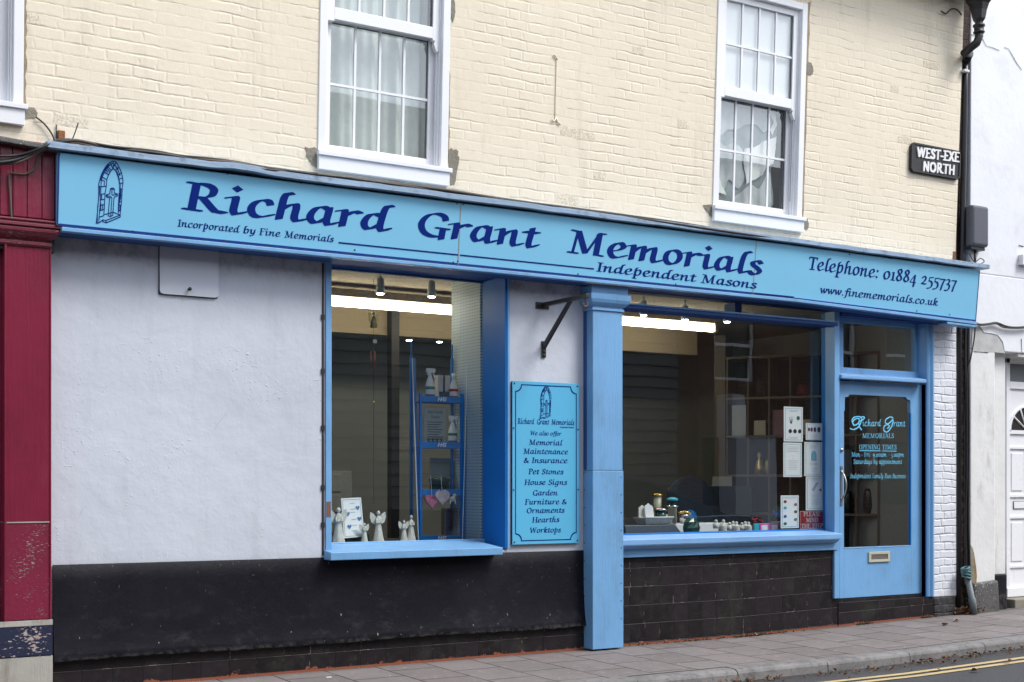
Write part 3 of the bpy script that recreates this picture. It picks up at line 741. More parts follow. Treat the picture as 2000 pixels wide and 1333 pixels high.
def make_window(w):
    X0, X1, zs, zt = w['X0'], w['X1'], w['zs'], w['zt']
    f = MB(); j = .062
    # box frame: stepped jambs, head, threshold
    for a, b in ((X0, X0+j), (X1-j, X1)): f.box(a, b, -.012, .16, zs, zt)
    f.box(X0+j, X1-j, -.012, .16, zt-.06, zt)
    f.box(X1-j-.012, X1-j, .022, .16, zs, zt-.06); f.box(X0+j, X0+j+.012, .022, .16, zs, zt-.06)
    # parting beads that show as thin upright lines on the far jamb
    f.box(X1-j-.022, X1-j-.012, .048, .060, zs, zt-.06)
    fr = f.build('window', M['upvc'], shop, xf=lean, bevel=.004)
    ch = MB(); ch.box(X1-j-.0125, X1-j-.0122, .062, .074, zs+.16, zs+1.0); ch.box(X1-.001, X1+.004, -.002, .01, zs, zt); ch.build('channel_shade', M['upvcedge'], fr, xf=lean)  # dark strips painted as shade in the jamb groove and beside the wall
    s = MB()
    s.box(X0-.012, X1+.020, -.055, -.013, zs-.028, zs+.004); s.box(X0-.004, X1+.006, -.013, .16, zs-.03, zs-.002)
    s.build('sill', M['upvc'], fr, xf=lean, bevel=.003)
    s = MB(); s.box(X0-.004, X1+.004, -.040, -.003, zs-.128, zs-.0285)
    s.build('apron', M['upvc'], fr, xf=lean, bevel=.003)
    zm = zs+.995     # underside of meeting rail
    a, b = X0+j+.012, X1-j-.012
    # lower sash (set back)
    lo = MB(); y0, y1 = .085, .125; st = .055
    lo.box(a, a+st, y0, y1, zs, zm+.02); lo.box(b-st, b, y0, y1, zs, zm+.02)
    lo.box(a+st, b-st, y0, y1, zs, zs+.085); lo.box(a+st, b-st, y0, y1, zm-.02, zm+.02)
    lo.build('lower_sash', M['upvc'], fr, xf=lean, bevel=.003)
    # upper sash (in front)
    u = MB(); u0, u1 = .028, .070
    u.box(a, a+st, u0, u1, zm-.035, zt-.06); u.box(b-st, b, u0, u1, zm-.035, zt-.06)
    u.box(a+st, b-st, u0, u1, zm-.02, zm+.065); u.box(a+st, b-st, u0, u1, zt-.115, zt-.06)
    u.build('upper_sash', M['upvc'], fr, xf=lean, bevel=.003)
    hn = MB()
    for q in (b-st+.004,):
        hn.plate([(q,zm-.02),(q+st-.008,zm-.02),(q+st-.008,zm-.10),(q+st-.020,zm-.115),(q+st-.034,zm-.088),(q+.010,zm-.060),(q+.016,zm-.035)], u0+.001, u1-.004)
    hn.build('sash_horn', M['upvc'], fr, xf=lean, bevel=.002)
    gb = MB()
    for (ga, gb_, gz0, gz1, gy) in ((a+st, b-st, zs+.085, zm-.02, .100), (a+st, b-st, zm+.065, zt-.115, .044)):
        for k in (1,2,3):
            xx = ga+(gb_-ga)*k/4; gb.box(xx-.009, xx+.009, gy-.003, gy+.012, gz0, gz1)
        zz = (gz0+gz1)/2
        gb.box(ga, gb_, gy-.0045, gy+.0105, zz-.009, zz+.009)
    gb.build('glazing_bars', M['upvc'], fr, xf=lean)
    gl = MB(); gl.quad((a+st,.108,zs+.08),(b-st,.108,zs+.08),(b-st,.108,zm-.015),(a+st,.108,zm-.015)); gl.build('pane', M['glassup'], fr, xf=lean)
    gl = MB(); gl.quad((a+st,.052,zm+.06),(b-st,.052,zm+.06),(b-st,.052,zt-.11),(a+st,.052,zt-.11)); gl.build('pane', M['glassup'], fr, xf=lean)
    gk = MB(); gk.box(b-st-.008, b-st-.001, .099, .107, zs+.085, zm-.02); gk.box(a+st, b-st, .099, .107, zm-.028, zm-.021); gk.box(b-st-.008, b-st-.001, .043, .0505, zm+.065, zt-.115)
    gk.build('gasket', M['upvcedge'], fr, xf=lean)
    # what hangs behind it
    if w['cur'] == 'curtain':
        c = MB(); c.smooth = True; n = 120; xs = [a+(b-a)*i/n for i in range(n+1)]; rnd = random.Random(3)
        ph = [rnd.uniform(0,6) for _ in range(6)]
        def yy(x, z): return .215+.022*math.sin(x*31+ph[0]+.5*math.sin(z*1.7))+.014*math.sin(x*67+ph[1]+z*.8)+.010*math.sin(x*17+ph[2])
        zz = [zs-.02+(zt-zs)*i/24 for i in range(25)]
        vs = [(x, yy(x,z), z) for z in zz for x in xs if True]
        fs = [(r_*(n+1)+i, r_*(n+1)+i+1, (r_+1)*(n+1)+i+1, (r_+1)*(n+1)+i) for r_ in range(24) for i in range(n)]
        c.add(vs, fs); c.build('curtain', M['curtain'], fr, xf=lean)
    if w['cur'] == 'sky_blind':
        c = MB(); c.box(a, b, .2, .21, zs, zt-.05); c.build('sky_blind', M['sky_blind'], fr, xf=lean)
    if w['cur'] == 'sheet':
        c = MB(); c.box(a+.03, b-.03, .074, .079, zm+.022, zt-.07); c.build('sky_blind', M['sky_blind'], fr, xf=lean)  # white sheet added to stand for sky reflected in the upper sash
        W = b-a-2*st; A = a+st
        def q(u_, v_): return (A+u_*W, zs+.085+v_*(zm-.1-zs))
        def shp(name, mat, pts, y):
            pl = cr([q(*p) for p in pts]+[q(*pts[0])], 4)[:-1]
            mm = MB(); mm.plate(pl, y, y+.004); mm.build(name, M[mat], fr, xf=lean)
        def rag(name, mat, pts, y, j=.006, seed=1):
            rnd = random.Random(seed); P_ = []
            for i in range(len(pts)):
                a_, b_ = q(*pts[i]), q(*pts[(i+1) % len(pts)])
                for k in range(5): t = k/5; P_.append((a_[0]+(b_[0]-a_[0])*t+(rnd.uniform(-j,j) if k else 0), a_[1]+(b_[1]-a_[1])*t+(rnd.uniform(-j,j) if k else 0)))
            mm = MB(); mm.plate(P_, y, y+.003); mm.build(name, M[mat], fr, xf=lean)
        rag('torn_sheet', 'sheet', [(.45,.56),(.61,.60),(.735,.67),(.93,.74),(.92,.62),(.89,.46),(.79,.42),(.735,.335),(.65,.29),(.54,.25),(.49,.21),(.48,.29),(.44,.42)], .150, seed=2)
        rag('torn_sheet', 'sheet', [(-.02,.50),(.03,.40),(.06,.30),(.12,.18),(.20,.08),(-.02,.10)], .150, .003, 3)
        rag('torn_sheet', 'sheet', [(.72,1.01),(.90,.97),(.93,.86),(.86,.74),(.83,.80),(.88,.88),(.82,.95)], .151, .005, 4)
        shp('torn_film', 'filmpale', [(.0,.90),(.06,1.01),(.74,1.01),(.80,.84),(.74,.76),(.62,.82),(.46,.80),(.34,.74),(.20,.72),(.05,.64)], .158)
        shp('torn_film', 'filmpale', [(.04,.62),(.16,.56),(.30,.60),(.44,.54),(.43,.40),(.47,.28),(.38,.16),(.24,.24),(.16,.12),(.06,.34)], .160)
        shp('torn_film', 'filmpale', [(.30,.02),(.44,.14),(.58,.22),(.70,.20),(.84,.38),(.88,.20),(.84,-.01)], .162)
        shp('window_film', 'film', [(-.01,-.01),(.87,-.01),(.88,.4),(.90,1.0),(-.01,1.0)], .172)
    # the room behind
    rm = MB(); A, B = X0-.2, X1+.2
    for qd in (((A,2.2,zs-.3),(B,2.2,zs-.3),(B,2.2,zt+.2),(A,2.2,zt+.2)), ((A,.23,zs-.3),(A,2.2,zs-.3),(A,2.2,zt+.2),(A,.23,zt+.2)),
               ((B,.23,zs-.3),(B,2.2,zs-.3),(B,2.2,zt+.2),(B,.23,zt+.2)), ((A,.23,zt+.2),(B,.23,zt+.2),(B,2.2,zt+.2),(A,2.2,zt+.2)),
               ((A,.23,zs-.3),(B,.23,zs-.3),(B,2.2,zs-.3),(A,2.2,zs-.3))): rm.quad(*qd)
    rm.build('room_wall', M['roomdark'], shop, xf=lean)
for w in WS: make_window(w)

# mortar made good round the windows
def blob(pts, seed=0, j=.008, n=4):
    """closed outline in px -> ragged polygon on the leaning wall"""
    rnd = random.Random(seed); out = []
    m = len(pts)
    for i in range(m):
        a, b = pts[i], pts[(i+1) % m]
        for k in range(n):
            t = k/n; p = (a[0]+(b[0]-a[0])*t, a[1]+(b[1]-a[1])*t); x, z = up(*p)
            out.append((x+rnd.uniform(-j,j), z+rnd.uniform(-j,j)))
    return out
def patch(pts, y=-.006, seed=0, j=.008, mat='mortar', name='mortar_patch'):
    mb = MB(); mb.plate(blob(pts, seed, j), y, .004); return mb.build(name, M[mat], shop, xf=lean, bevel=.003)
patch([(597,290),(619,290),(622,306),(624,331),(612,322),(601,310)], seed=1)
patch([(873,296),(880,290),(893,296),(897,310),(890,348),(886,362),(874,360),(876,340),(876,332)], seed=2)
patch([(876,0),(886,0),(888,25),(884,42),(879,30)], seed=3, j=.004)
patch([(1374,400),(1392,402),(1397,408),(1397,430),(1388,424),(1380,412)], seed=4)
patch([(1565,430),(1575,428),(1580,440),(1575,448),(1564,446)], seed=5)
patch([(1573,122),(1584,125),(1588,137),(1584,147),(1574,143)], seed=6)
patch([(46,210),(68,212),(72,222),(68,230),(46,231)], seed=7, j=.004)
for (a, b) in (((876,40),(874,296)), ((1580,5),(1566,432)), ((48,0),(46,208))):   # strips of bare mortar down the right reveals
    mb = MB(); rnd = random.Random(a[0]); l = []; r_ = []
    for k in range(15):
        t = k/14; px = a[0]+(b[0]-a[0])*t; py = a[1]+(b[1]-a[1])*t
        x, z = up(px, py); l.append((x-.01, z)); r_.append((x+rnd.uniform(.006,.020), z))
    mb.plate(l[::-1]+r_, -.004, .002); mb.build('mortar_strip', M['mortarstrip'], shop, xf=lean)
# old iron strap fixed to the brickwork
mb = MB(); x, z = up(1087, 117); x2, z2 = up(1088, 232)
mb.box(x-.005, x+.008, -.009, 0, z2, z)
mb.tube([(x+.003,-.008,z),(x-.02,-.010,z+.025),(x-.035,-.010,z+.03)], .006, 6)
mb.tube([(x+.003,-.008,z2),(x-.015,-.010,z2-.03),(x-.03,-.010,z2-.03),(x-.033,-.010,z2-.01)], .005, 6)
mb.tube([(x+.006,-.008,z2),(x+.02,-.010,z2-.03),(x+.045,-.010,z2-.045)], .006, 6)
mb.build('iron_strap', M['cream'], shop, xf=lean)

# --- gutter at the eaves
mb = MB(); mb.box(2, XUR+.1, -.22, .25, 6.16, 6.20); mb.build('soffit', M['dark'], shop, xf=lean)
mb = MB(); mb.tube([(6, -.28, 6.16),(XUR+.25,-.28,6.12)], .055, 12); mb.build('gutter', M['iron'], shop, xf=lean)

# --- ground floor wall
HZ = 2.985
mb = MB()
wall_holes(mb, XA, X_P0+.02, 0, 3.32, [(X_W1a, X_W1b, .83, HZ)], 0, .34)
mb.build('lower_wall', M['render'], shop)
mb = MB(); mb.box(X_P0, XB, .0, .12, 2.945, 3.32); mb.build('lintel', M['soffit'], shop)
# black plinth flaring out at its foot, with an uneven lower lip
mb = MB(); mb.smooth = True
xs = list(np.linspace(XA+.008, FX(1143,-.02)-.0, 90)); rnd = random.Random(5)
prof = [(-.004,.815),(-.010,.808),(-.012,.70),(-.015,.55),(-.021,.42),(-.030,.32),(-.040,.25),(-.052,.203),(-.048,.197),(-.02,.20),(.01,.21)]
vs = []; n = len(prof)
for i, x in enumerate(xs):
    w_ = .004*math.sin(x*2.1)+.003*math.sin(x*5.3); lip = rnd.uniform(-.004,.004)+.006*math.sin(x*3)
    for k, (yy, zz) in enumerate(prof):
        t = (k/(n-1))
        dz = -.012*(x-4)/2 if k < 2 else (lip if 6 <= k <= 8 else 0)
        vs.append((x, yy+w_*min(1,k/4) if k else yy, zz+(dz if k > 5 else (x-4.2)*-.004)))
fs = [(i*n+k,(i+1)*n+k,(i+1)*n+k+1,i*n+k+1) for i in range(len(xs)-1) for k in range(n-1)]
mb.add(vs, fs); mb.smooth = False
m_ = len(xs)-1; mb.add([vs[m_*n+k] for k in range(n)], [tuple(range(n))]); mb.add([vs[k] for k in range(n)], [tuple(range(n))[::-1]])
mb.build('plinth', M['black'], shop)
mb = MB(); mb.box(XA, X_P0, -.012, -.001, -.03, .24); mb.build('tiled_base', M['basetiles'], shop)
# access board painted over, with its knob
x0, x1_ = FX(313,-.012), FX(425,-.012); z0, z1 = FZ(370,577,-.012), FZ(370,480,-.012)
r = .02
pl = [(x0,z1+.2),(x0,z0+r),(x0+.006,z0+.006),(x0+r,z0),(x1_-r,z0),(x1_-.006,z0+.006),(x1_,z0+r),(x1_,z1+.2)]
mb = MB(); mb.plate(pl, -.020, -.001); hb = mb.build('hatch_board', M['hatch'], shop, bevel=.005)
mb = MB(); p = P3(368,566,-.016); mb.tube([(p[0],p[1],p[2]),(p[0],p[1]-.02,p[2]),(p[0],p[1]-.035,p[2])], [.008,.006,.013], 10); mb.build('knob', M['iron'], hb)
mb = MB(); mb.box(x0-.009, x0-.001, -.003, 0, z0-.006, z1+.2); mb.box(x0-.009, x1_, -.003, 0, z0-.009, z0-.001); mb.box(x1_+.001, x1_+.005, -.003, 0, z0, z1+.2); mb.build('gap_shade', M['screw'], hb)  # dark strips painted as the shade in the gap round the board

# --- display window 1
fr = MB()
xg0, xg1 = X_W1a+.01, FX(985)
fr.box(X_W1a-.004, FX(648,-.014), -.014, .34, .80, HZ-.002)
fr.box(FX(648,-.014), xg1, .30, .36, .845, .905)
fr.build
wA = fr.build('display_window', M['blue'], shop, bevel=.003)
fr = MB(); fr.box(xg1, X_W1b+.008, -.014, .34, .84, HZ-.002); fr.build('reveal_board', M['blueshade'], wA, bevel=.004)
fr = MB(); fr.box(X_W1b-.006, X_W1b+.014, -.022, -.0145, .84, HZ-.03); fr.build('edge_bead', M['blue'], wA, bevel=.002)
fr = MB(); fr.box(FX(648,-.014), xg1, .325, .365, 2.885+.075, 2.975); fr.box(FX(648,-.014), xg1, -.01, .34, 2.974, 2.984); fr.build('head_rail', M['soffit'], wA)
fr = MB(); sx0, sx1 = FX(645,-.12), FX(981,-.12)
fr.hexa([(sx0,-.13,.800),(sx1,-.13,.800),(sx1,.02,.80),(sx0,.02,.80),(sx0,-.13,.856),(sx1,-.13,.856),(sx1,.34,.900),(sx0,.34,.900)])
fr.build('sill', M['blue'], wA, bevel=.004)
g = MB(); g.quad((X_W1a,.345,.89),(xg1+.004,.345,.89),(xg1+.004,.345,2.975),(X_W1a,.345,2.975)); g.build('glass', M['glass'], wA)
mb = MB(); x = FX(634.5,-.02)
for za, zb, yy in ((.83,2.94,.004),): mb.box(x-.014, x-.001, -.006, .0, za, zb)
for zz in (1.05, 1.32, 1.75, 2.16, 2.55): mb.box(x-.022, x+.002, -.012, 0, zz-.018, zz+.018)
mb.build('rotten_edge', M['iron'], wA)
mb = MB(); mb.box(FX(638,-.016), FX(646,-.016), -.0165, -.0143, FZ(640,1010), FZ(640,980)); mb.build('bare_patch', M['wood'], wA)

# --- blue pilaster with capital
mb = MB(); zc = 2.745
mb.box(X_P0, X_P1, -.13, -.0, 1.455, zc); mb.box(X_P0-.006, X_P1+.004, -.137, 0, .012, 1.452)
pil = mb.build('pilaster', M['blue'], shop, bevel=.004)
mb = MB()
mb.box(X_P0-.003, X_P0-.0005, -.045, 0, 1.46, zc); mb.build('pilaster_shade_strip', M['soffit'], pil)  # strip that puts shade colour on the pilaster's left flank by the wall
mb = MB()
def cap(mb, x0, x1, yf, z0, steps):
    """stacked mouldings: (overhang, z0, z1)"""
    for o, a, b in steps: mb.box(x0-o, x1+o*.7, yf-o, 0, z0+a, z0+b)
cap(mb, X_P0, X_P1, -.13, zc, [(.012,0,.018),(.004,.018,.030)])
# cyma: swept rings
def ring_mold(mb, x0, x1, yf, prof):
    n = len(prof); vs = []
    for o, z in prof: vs += [(x0-o,0,z),(x0-o,yf-o,z),(x1+o,yf-o,z),(x1+o,0,z)]
    fs = []
    for i in range(n-1):
        for k in range(3): fs.append((i*4+k,i*4+k+1,(i+1)*4+k+1,(i+1)*4+k))
    fs += [(0,1,2,3)[::-1], tuple((n-1)*4+k for k in range(4))]
    mb.add(vs, fs)
ring_mold(mb, X_P0, X_P1, -.13, [(.004,zc+.030),(.018,zc+.040),(.038,zc+.062),(.048,zc+.088),(.050,zc+.112),(.050,zc+.130),(.032,zc+.134),(.032,zc+.195)])
mb.build('capital', M['blue'], pil, bevel=.002)
for zz in np.linspace(.25, 1.4, 9):
    for a, b, c_ in ((X_P1-.02,-.1375,zz),(X_P0-.0065,-.02,zz+.04)):
        mb = MB()
        mb.tube([(a,b,c_),(a-(.003 if b > -.1 else 0),b-.0035,c_)], .0045, 6); mb.build('nail', M['screw'], pil)

# --- display window 2
X2a, X2b = X_P1-.002, FX(1630)
fr = MB()
fr.box(X2a, X2a+.012, -.05, .12, .93, 2.93)
fr.box(FX(1612,.13), X2b, .05, .17, .90, 2.93)
fr.box(X2a, X2b+.0, .10, .17, .885, .925)
wB = fr.build('display_window', M['blueshade'], shop, bevel=.003)
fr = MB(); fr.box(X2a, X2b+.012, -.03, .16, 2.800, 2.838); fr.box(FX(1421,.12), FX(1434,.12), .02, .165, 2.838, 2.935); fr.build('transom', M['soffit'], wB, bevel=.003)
fr = MB(); fr.box(X2a, X2b+.012, -.045, -.0305, 2.829, 2.842); fr.build('transom_lip', M['blue'], wB, bevel=.002)
g = MB(); g.quad((X2a,.142,.90),(X2b,.142,.90),(X2b,.142,2.82),(X2a,.142,2.82)); g.build('glass', M['glass'], wB)
g = MB(); g.quad((X2a,.142,2.82),(X2b,.142,2.82),(X2b,.142,2.96),(X2a,.142,2.96)); g.build('glass', M['glass'], wB)
fr = MB(); sxa, sxb = X_P1+.002, FX(1646,-.10)
fr.hexa([(sxa,-.100,.838),(sxb,-.100,.838),(sxb,-.02,.838),(sxa,-.02,.838),(sxa,-.100,.886),(sxb,-.100,.886),(sxb-.04,.13,.918),(sxa,.13,.918)])
fr.mold([(-.075,.838),(-.10,.838),(-.07,.812),(-.045,.802),(-.02,.802),(-.02,.838)], sxa, sxb-.03)
fr.build('sill', M['bluechip'], wB, bevel=.006, segs=3)
fr = MB(); fr.box(sxa, FX(1637,-.03), -.030, .02, .735, .812); fr.build('sill_apron', M['blue'], wB, bevel=.003)
fr = MB(); fr.box(X_P1+.001, X_P1+.022, -.10, .0, .86, 1.07); fr.build('edge_board', M['blue'], wB, bevel=.002)
mb = MB(); mb.box(X_P1-.001, FX(1636.5), .004, .06, -.05, .735); mb.build('tiled_stallriser', M['tiles'], shop)
mb = MB(); mb.box(X_P1, FX(1636), -.003, .004, .70, .733); mb.build('tile_capping', M['basetiles'], shop, bevel=.003)

# --- door and its frame
DX0, DX1 = FX(1640,.05), FX(1801,.05)
fr = MB()
fr.box(FX(1630,-.02), FX(1640,-.02), -.02, .10, .285, 2.935)             # post between window and door
fr.box(FX(1808,0), FX(1823,0)-.004, .0, .16, .245, 2.93)
prof = [(FX(1808),-.0),(FX(1808),-.012),(FX(1810.5),-.026),(FX(1812),-.012),(FX(1814),-.012),(FX(1817),-.034),(FX(1820),-.030),(FX(1821.5),-.012),(FX(1822.5),-.0)]
fr.vmold(prof, .245, 2.90)
fr.box(FX(1640,-.02), FX(1806,-.02), .09, .15, 2.86, 2.935)
fr.box(FX(1640,-.02), FX(1646,.10), .09, .15, 2.40, 2.86)
fr.box(FX(1784,.12), FX(1808,.12)-.0, .10, .15, 2.40, 2.86)
fr.box(FX(1640,-.02), FX(1808,.1), .085, .15, 2.375, 2.435)
dfr = fr.build('door_frame', M['blue'], shop, bevel=.004)
fr = MB(); fr.hexa([(FX(1640,-.02),-.045,2.318),(FX(1809,-.04),-.045,2.318),(FX(1809,-.04),.10,2.318),(FX(1640,-.02),.10,2.318),
                    (FX(1640,-.02),-.045,2.352),(FX(1809,-.04),-.045,2.352),(FX(1809,-.04),.10,2.385),(FX(1640,-.02),.10,2.385)])
fr.build('transom_rail', M['bluechip'], dfr, bevel=.005)
fr = MB(); fr.box(DX1-.002, FX(1808)-.0, .02, .09, .245, 2.31); fr.box(DX1+.03, FX(1808), .0, .02, .245, 2.31); fr.build('rebate', M['blueshade'], dfr)
g = MB(); g.quad((FX(1644,.12),.125,2.43),(FX(1790,.12),.125,2.43),(FX(1790,.12),.125,2.87),(FX(1644,.12),.125,2.87)); g.build('fanlight_glass', M['glass'], dfr)
fr = MB(); fr.box(FX(1640), FX(1824), -.02, .12, 2.90, 2.945); fr.box(FX(1640), FX(1822), -.035, -.02, 2.915, 2.93); fr.build('head_moulding', M['soffit'], dfr, bevel=.002)
# the leaf
gx0, gx1, gz0, gz1 = FX(1648.5,.05), FX(1780,.05), .748, 2.182
lf = MB(); zb, zt = .275, 2.306; y0, y1 = .05, .093
lf.box(DX0, gx0, y0, y1, zb, zt); lf.box(gx1, DX1, y0, y1, zb, zt)
lf.box(gx0, gx1, y0, y1, zb, gz0); lf.box(gx0, gx1, y0, y1, gz1, zt)
s_ = .07
for xa, sgn in ((gx0, 1), (gx1, -1)):
    lf.plate([(xa, gz1), (xa+sgn*s_, gz1), (xa+sgn*s_, gz1-.004), (xa+sgn*(s_-.02), gz1-.022), (xa+sgn*.022, gz1-.022), (xa+sgn*.010, gz1-.035), (xa+sgn*.008, gz1-.15), (xa, gz1-.16)][::sgn], y0+.0006, y1)
door = lf.build('door', M['blue'], shop, bevel=.003)
g = MB(); g.quad((gx0,.072,gz0),(gx1,.072,gz0),(gx1,.072,gz1),(gx0,.072,gz1)); g.build('glass', M['glass'], door)
lf = MB(); lf.box(gx1-.010, gx1-.0005, y0+.002, .070, gz0, gz1-.15); lf.build('glazing_bead', M['blueshade'], door)
lf = MB(); lf.box(gx0, gx1, y0-.003, y0+.02, gz0-.012, gz0); lf.build('drip_bead', M['bluechip'], door, bevel=.003)
# letter plate
lx0, lx1 = FX(1697,.04), FX(1738,.04); lz0, lz1 = FZ(1718,1098,.04), FZ(1718,1078,.04)
lf = MB(); lf.box(lx0, lx1, .036, .0495, lz0, lz0+.024); lf.box(lx0, lx1, .036, .0495, lz1-.024, lz1)
lf.box(lx0, lx0+.03, .036, .0495, lz0+.024, lz1-.024); lf.box(lx1-.03, lx1, .036, .0495, lz0+.024, lz1-.024)
lp = lf.build('letter_plate', M['ivory'], door, bevel=.002)
lf = MB(); lf.box(lx0+.03, lx1-.03, .044, .0495, lz0+.024, lz1-.024); lf.build('flap', M['steel'], lp)
# pull handle, plate and lock
hx = FX(1641,.05)+.014
lf = MB(); lf.box(hx-.014, hx+.012, .044, .0495, FZ(1641,988,.05), FZ(1641,911,.05))
pts = []
za, zb_ = FZ(1641,975,.05), FZ(1641,922,.05)
for k in range(15):
    t = k/14; a = math.pi*t; pts.append((hx+.0, .044-.058*math.sin(a)**.7, za+(zb_-za)*t))
lf.tube(pts, .007, 10); lf.tube([(hx,.044,za),(hx,.036,za)], .012, 10); lf.tube([(hx,.044,zb_),(hx,.036,zb_)], .012, 10)
lf.build('handle', M['steel'], door)
lf = MB(); c = (hx+.004, .05, FZ(1641,879,.05)); lf.tube([c,(c[0],.040,c[2])], .017, 16); lf.build('lock', M['steel'], door)
lf = MB(); lf.box(c[0]-.002, c[0]+.002, .0385, .0402, c[2]-.008, c[2]+.004); lf.build('keyhole', M['screw'], door)
# step of black tiles
mb = MB(); mb.box(FX(1637)+.001, FX(1823), -.004, .16, -.05, .243); mb.build('door_step', M['basetiles'], shop, bevel=.004)
mb = MB(); mb.box(FX(1640), FX(1806), .03, .16, .244, .268); mb.build('threshold', M['tiles'], shop)

# lettering on the door glass
yd = .0705
def dtext(s, a, b, py, xh, style=ROMAN):
    lt = MB(); text(lt, s, FX(a,yd), FX(b,yd), FZ(a,py,yd), FZ(b,py,yd), xh, yd, style); lt.build('lettering', M['doorcyan'], door)
dtext('ichard', 1684, 1721, 833.2, .044); dtext('rant', 1744.5, 1768.5, 833.6, .044)
dtext('MEMORIALS', 1684, 1746, 856, .0315)
dtext('OPENING', 1678, 1719.5, 878, .0315); dtext('TIMES', 1723, 1751, 878.2, .0315)
dtext('Mon - Fri', 1663, 1699, 892.6, .0315); dtext('9.00am - 5.00pm', 1705, 1766, 892.8, .0315)
dtext('Saturdays by appointment', 1667, 1762, 906.6, .0315)
dtext('Independent Family Run Business', 1660, 1769, 934.6, .0315, ITAL)
za = FZ(1700,880.8,yd)
lt = MB(); lt.quad((FX(1678.5,yd),yd,za-.003),(FX(1719.5,yd),yd,za-.003),(FX(1719.5,yd),yd,za+.003),(FX(1678.5,yd),yd,za+.003))
lt.build('underline', M['doorcyan'], door)
lt = MB(); lt.quad((FX(1723,yd),yd,za-.003),(FX(1751,yd),yd,za-.003),(FX(1751,yd),yd,za+.003),(FX(1723,yd),yd,za+.003))
lt.build('underline', M['doorcyan'], door); lt = MB()
def dpx(pts): # door-zoom pixels -> facade
    return cr([(FX(1640+a/8.887,yd), FZ(1640+a/8.887,800+b/8.887,yd)) for a, b in pts], 5)
strokes(lt, [dpx([(250,280),(225,230),(260,175),(330,160),(330,230),(260,275),(215,200),(250,140),(340,125),(380,175),(330,300),(240,350),(185,330)]),
             dpx([(330,215),(380,190),(430,150),(405,125),(360,145)]), dpx([(330,225),(345,300),(380,355)]),
             dpx([(925,150),(880,130),(800,180),(800,240),(860,240),(925,170)]), dpx([(930,190),(900,300),(830,390),(770,370),(775,290),(840,265),(860,300),(830,330)])], .0105, yd, .0085)
lt.build('lettering', M['doorcyan'], door)

# --- white brick pier at the corner, black foot
mb = MB(); mb.box(FX(1823)-.002, XB, .0, .25, .235, 2.96); mb.build('brick_pier', M['whitebrick'], shop, bevel=.004)
mb = MB(); mb.box(FX(1823), XB-.03, -.012, .25, -.05, .233); mb.build('pier_foot', M['blackbrick'], shop, bevel=.012)
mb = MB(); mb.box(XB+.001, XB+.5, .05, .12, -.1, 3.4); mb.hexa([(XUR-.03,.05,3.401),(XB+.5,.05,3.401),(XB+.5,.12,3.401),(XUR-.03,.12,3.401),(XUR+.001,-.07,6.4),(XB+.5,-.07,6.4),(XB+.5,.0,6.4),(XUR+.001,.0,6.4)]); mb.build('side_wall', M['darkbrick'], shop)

# --- soffit board and fascia carcass behind the sign
SX0, SX1 = FX(109,-.20), FX(1905,-.20)
def bot(x): return 2.985 if x < 8.3 else 2.985-.052*(x-8.3)/(SX1-8.3)
def ys(z): return -(.205+.10*(z-2.95))
def beam(mb, xs, y0, y1, za, zb, yt=None):
    for a, b in zip(xs, xs[1:]):
        mb.hexa([(a,y0,bot(a)+za),(b,y0,bot(b)+za),(b,y1,bot(b)+za),(a,y1,bot(a)+za),(a,y0 if yt is None else yt,bot(a)+zb),(b,y0 if yt is None else yt,bot(b)+zb),(b,y1,bot(b)+zb),(a,y1,bot(a)+zb)])
xsb = [SX0+.02, 8.3, SX1]
mb = MB(); beam(mb, [SX0+.02, 8.3, FX(1870,-.15)], -.168, .0, -.036, -.006); 
mb.box(SX0+.01, SX1-.012, -.19, .0, 3.0, 3.43); mb.build('fascia_box', M['soffit'], shop)
mb = MB(); beam(mb, [SX0+.03, 8.3, SX1-.01], -.232, -.170, -.036, -.010); mb.build('fascia_strip', M['blue'], shop, bevel=.003)
mb = MB(); beam(mb, [FX(1846,-.2), SX1-.02], -.226, -.10, -.062, -.042); mb.build('end_batten', M['blue'], shop, bevel=.002)
# dressed lead flashing over the sign
mb = MB(); fx0, fx1 = FX(92,-.29), FX(1933,-.30); rnd = random.Random(4); xs = np.linspace(fx0, fx1, 60); n = 6; vs = []
for i, x in enumerate(xs):
    w_ = rnd.uniform(-.003,.003); d = .012 if abs(x-FX(478,-.29)) < .10 else 0
    zt_ = 3.493 + (.010 if d else 0)+w_-.014*max(0,(x-8.3)/3)
    vs += [(x,-.294-d,zt_-.040),(x,-.300-d,zt_-.038),(x,-.302-d,zt_-.002),(x,-.299-d,zt_),(x,.0,zt_+.018),(x,.0,zt_-.034)]
mb.add(vs, [(i*n+k,i*n+(k+1)%n,(i+1)*n+(k+1)%n,(i+1)*n+k) for i in range(len(xs)-1) for k in range(n)])
mb.add(vs[:n], [tuple(range(n))]); mb.add(vs[-n:], [tuple(range(n))[::-1]])
mb.build('lead_flashing', M['lead'], shop)

# --- interior of the shop
mb = MB()
X0i, X1i, Y0i, Y1i, Zc = 1.9, 10.62, .02, 3.9, 3.03
mb.quad((X0i,Y1i,0),(X1i,Y1i,0),(X1i,Y1i,Zc),(X0i,Y1i,Zc)); mb.quad((X0i,Y0i,0),(X0i,Y1i,0),(X0i,Y1i,Zc),(X0i,Y0i,Zc)); mb.quad((X1i,.30,0),(X1i,Y1i,0),(X1i,Y1i,Zc),(X1i,.30,Zc))
mb.build('interior_wall', M['inwall'], shop)
mb = MB(); mb.quad((X0i,Y0i,Zc),(X1i,Y0i,Zc),(X1i,Y1i,Zc),(X0i,Y1i,Zc)); mb.build('ceiling', M['inceil'], shop)
mb = MB(); mb.quad((X0i,Y0i,.02),(X1i,Y0i,.02),(X1i,Y1i,.02),(X0i,Y1i,.02)); mb.build('shop_floor', M['infloor'], shop)
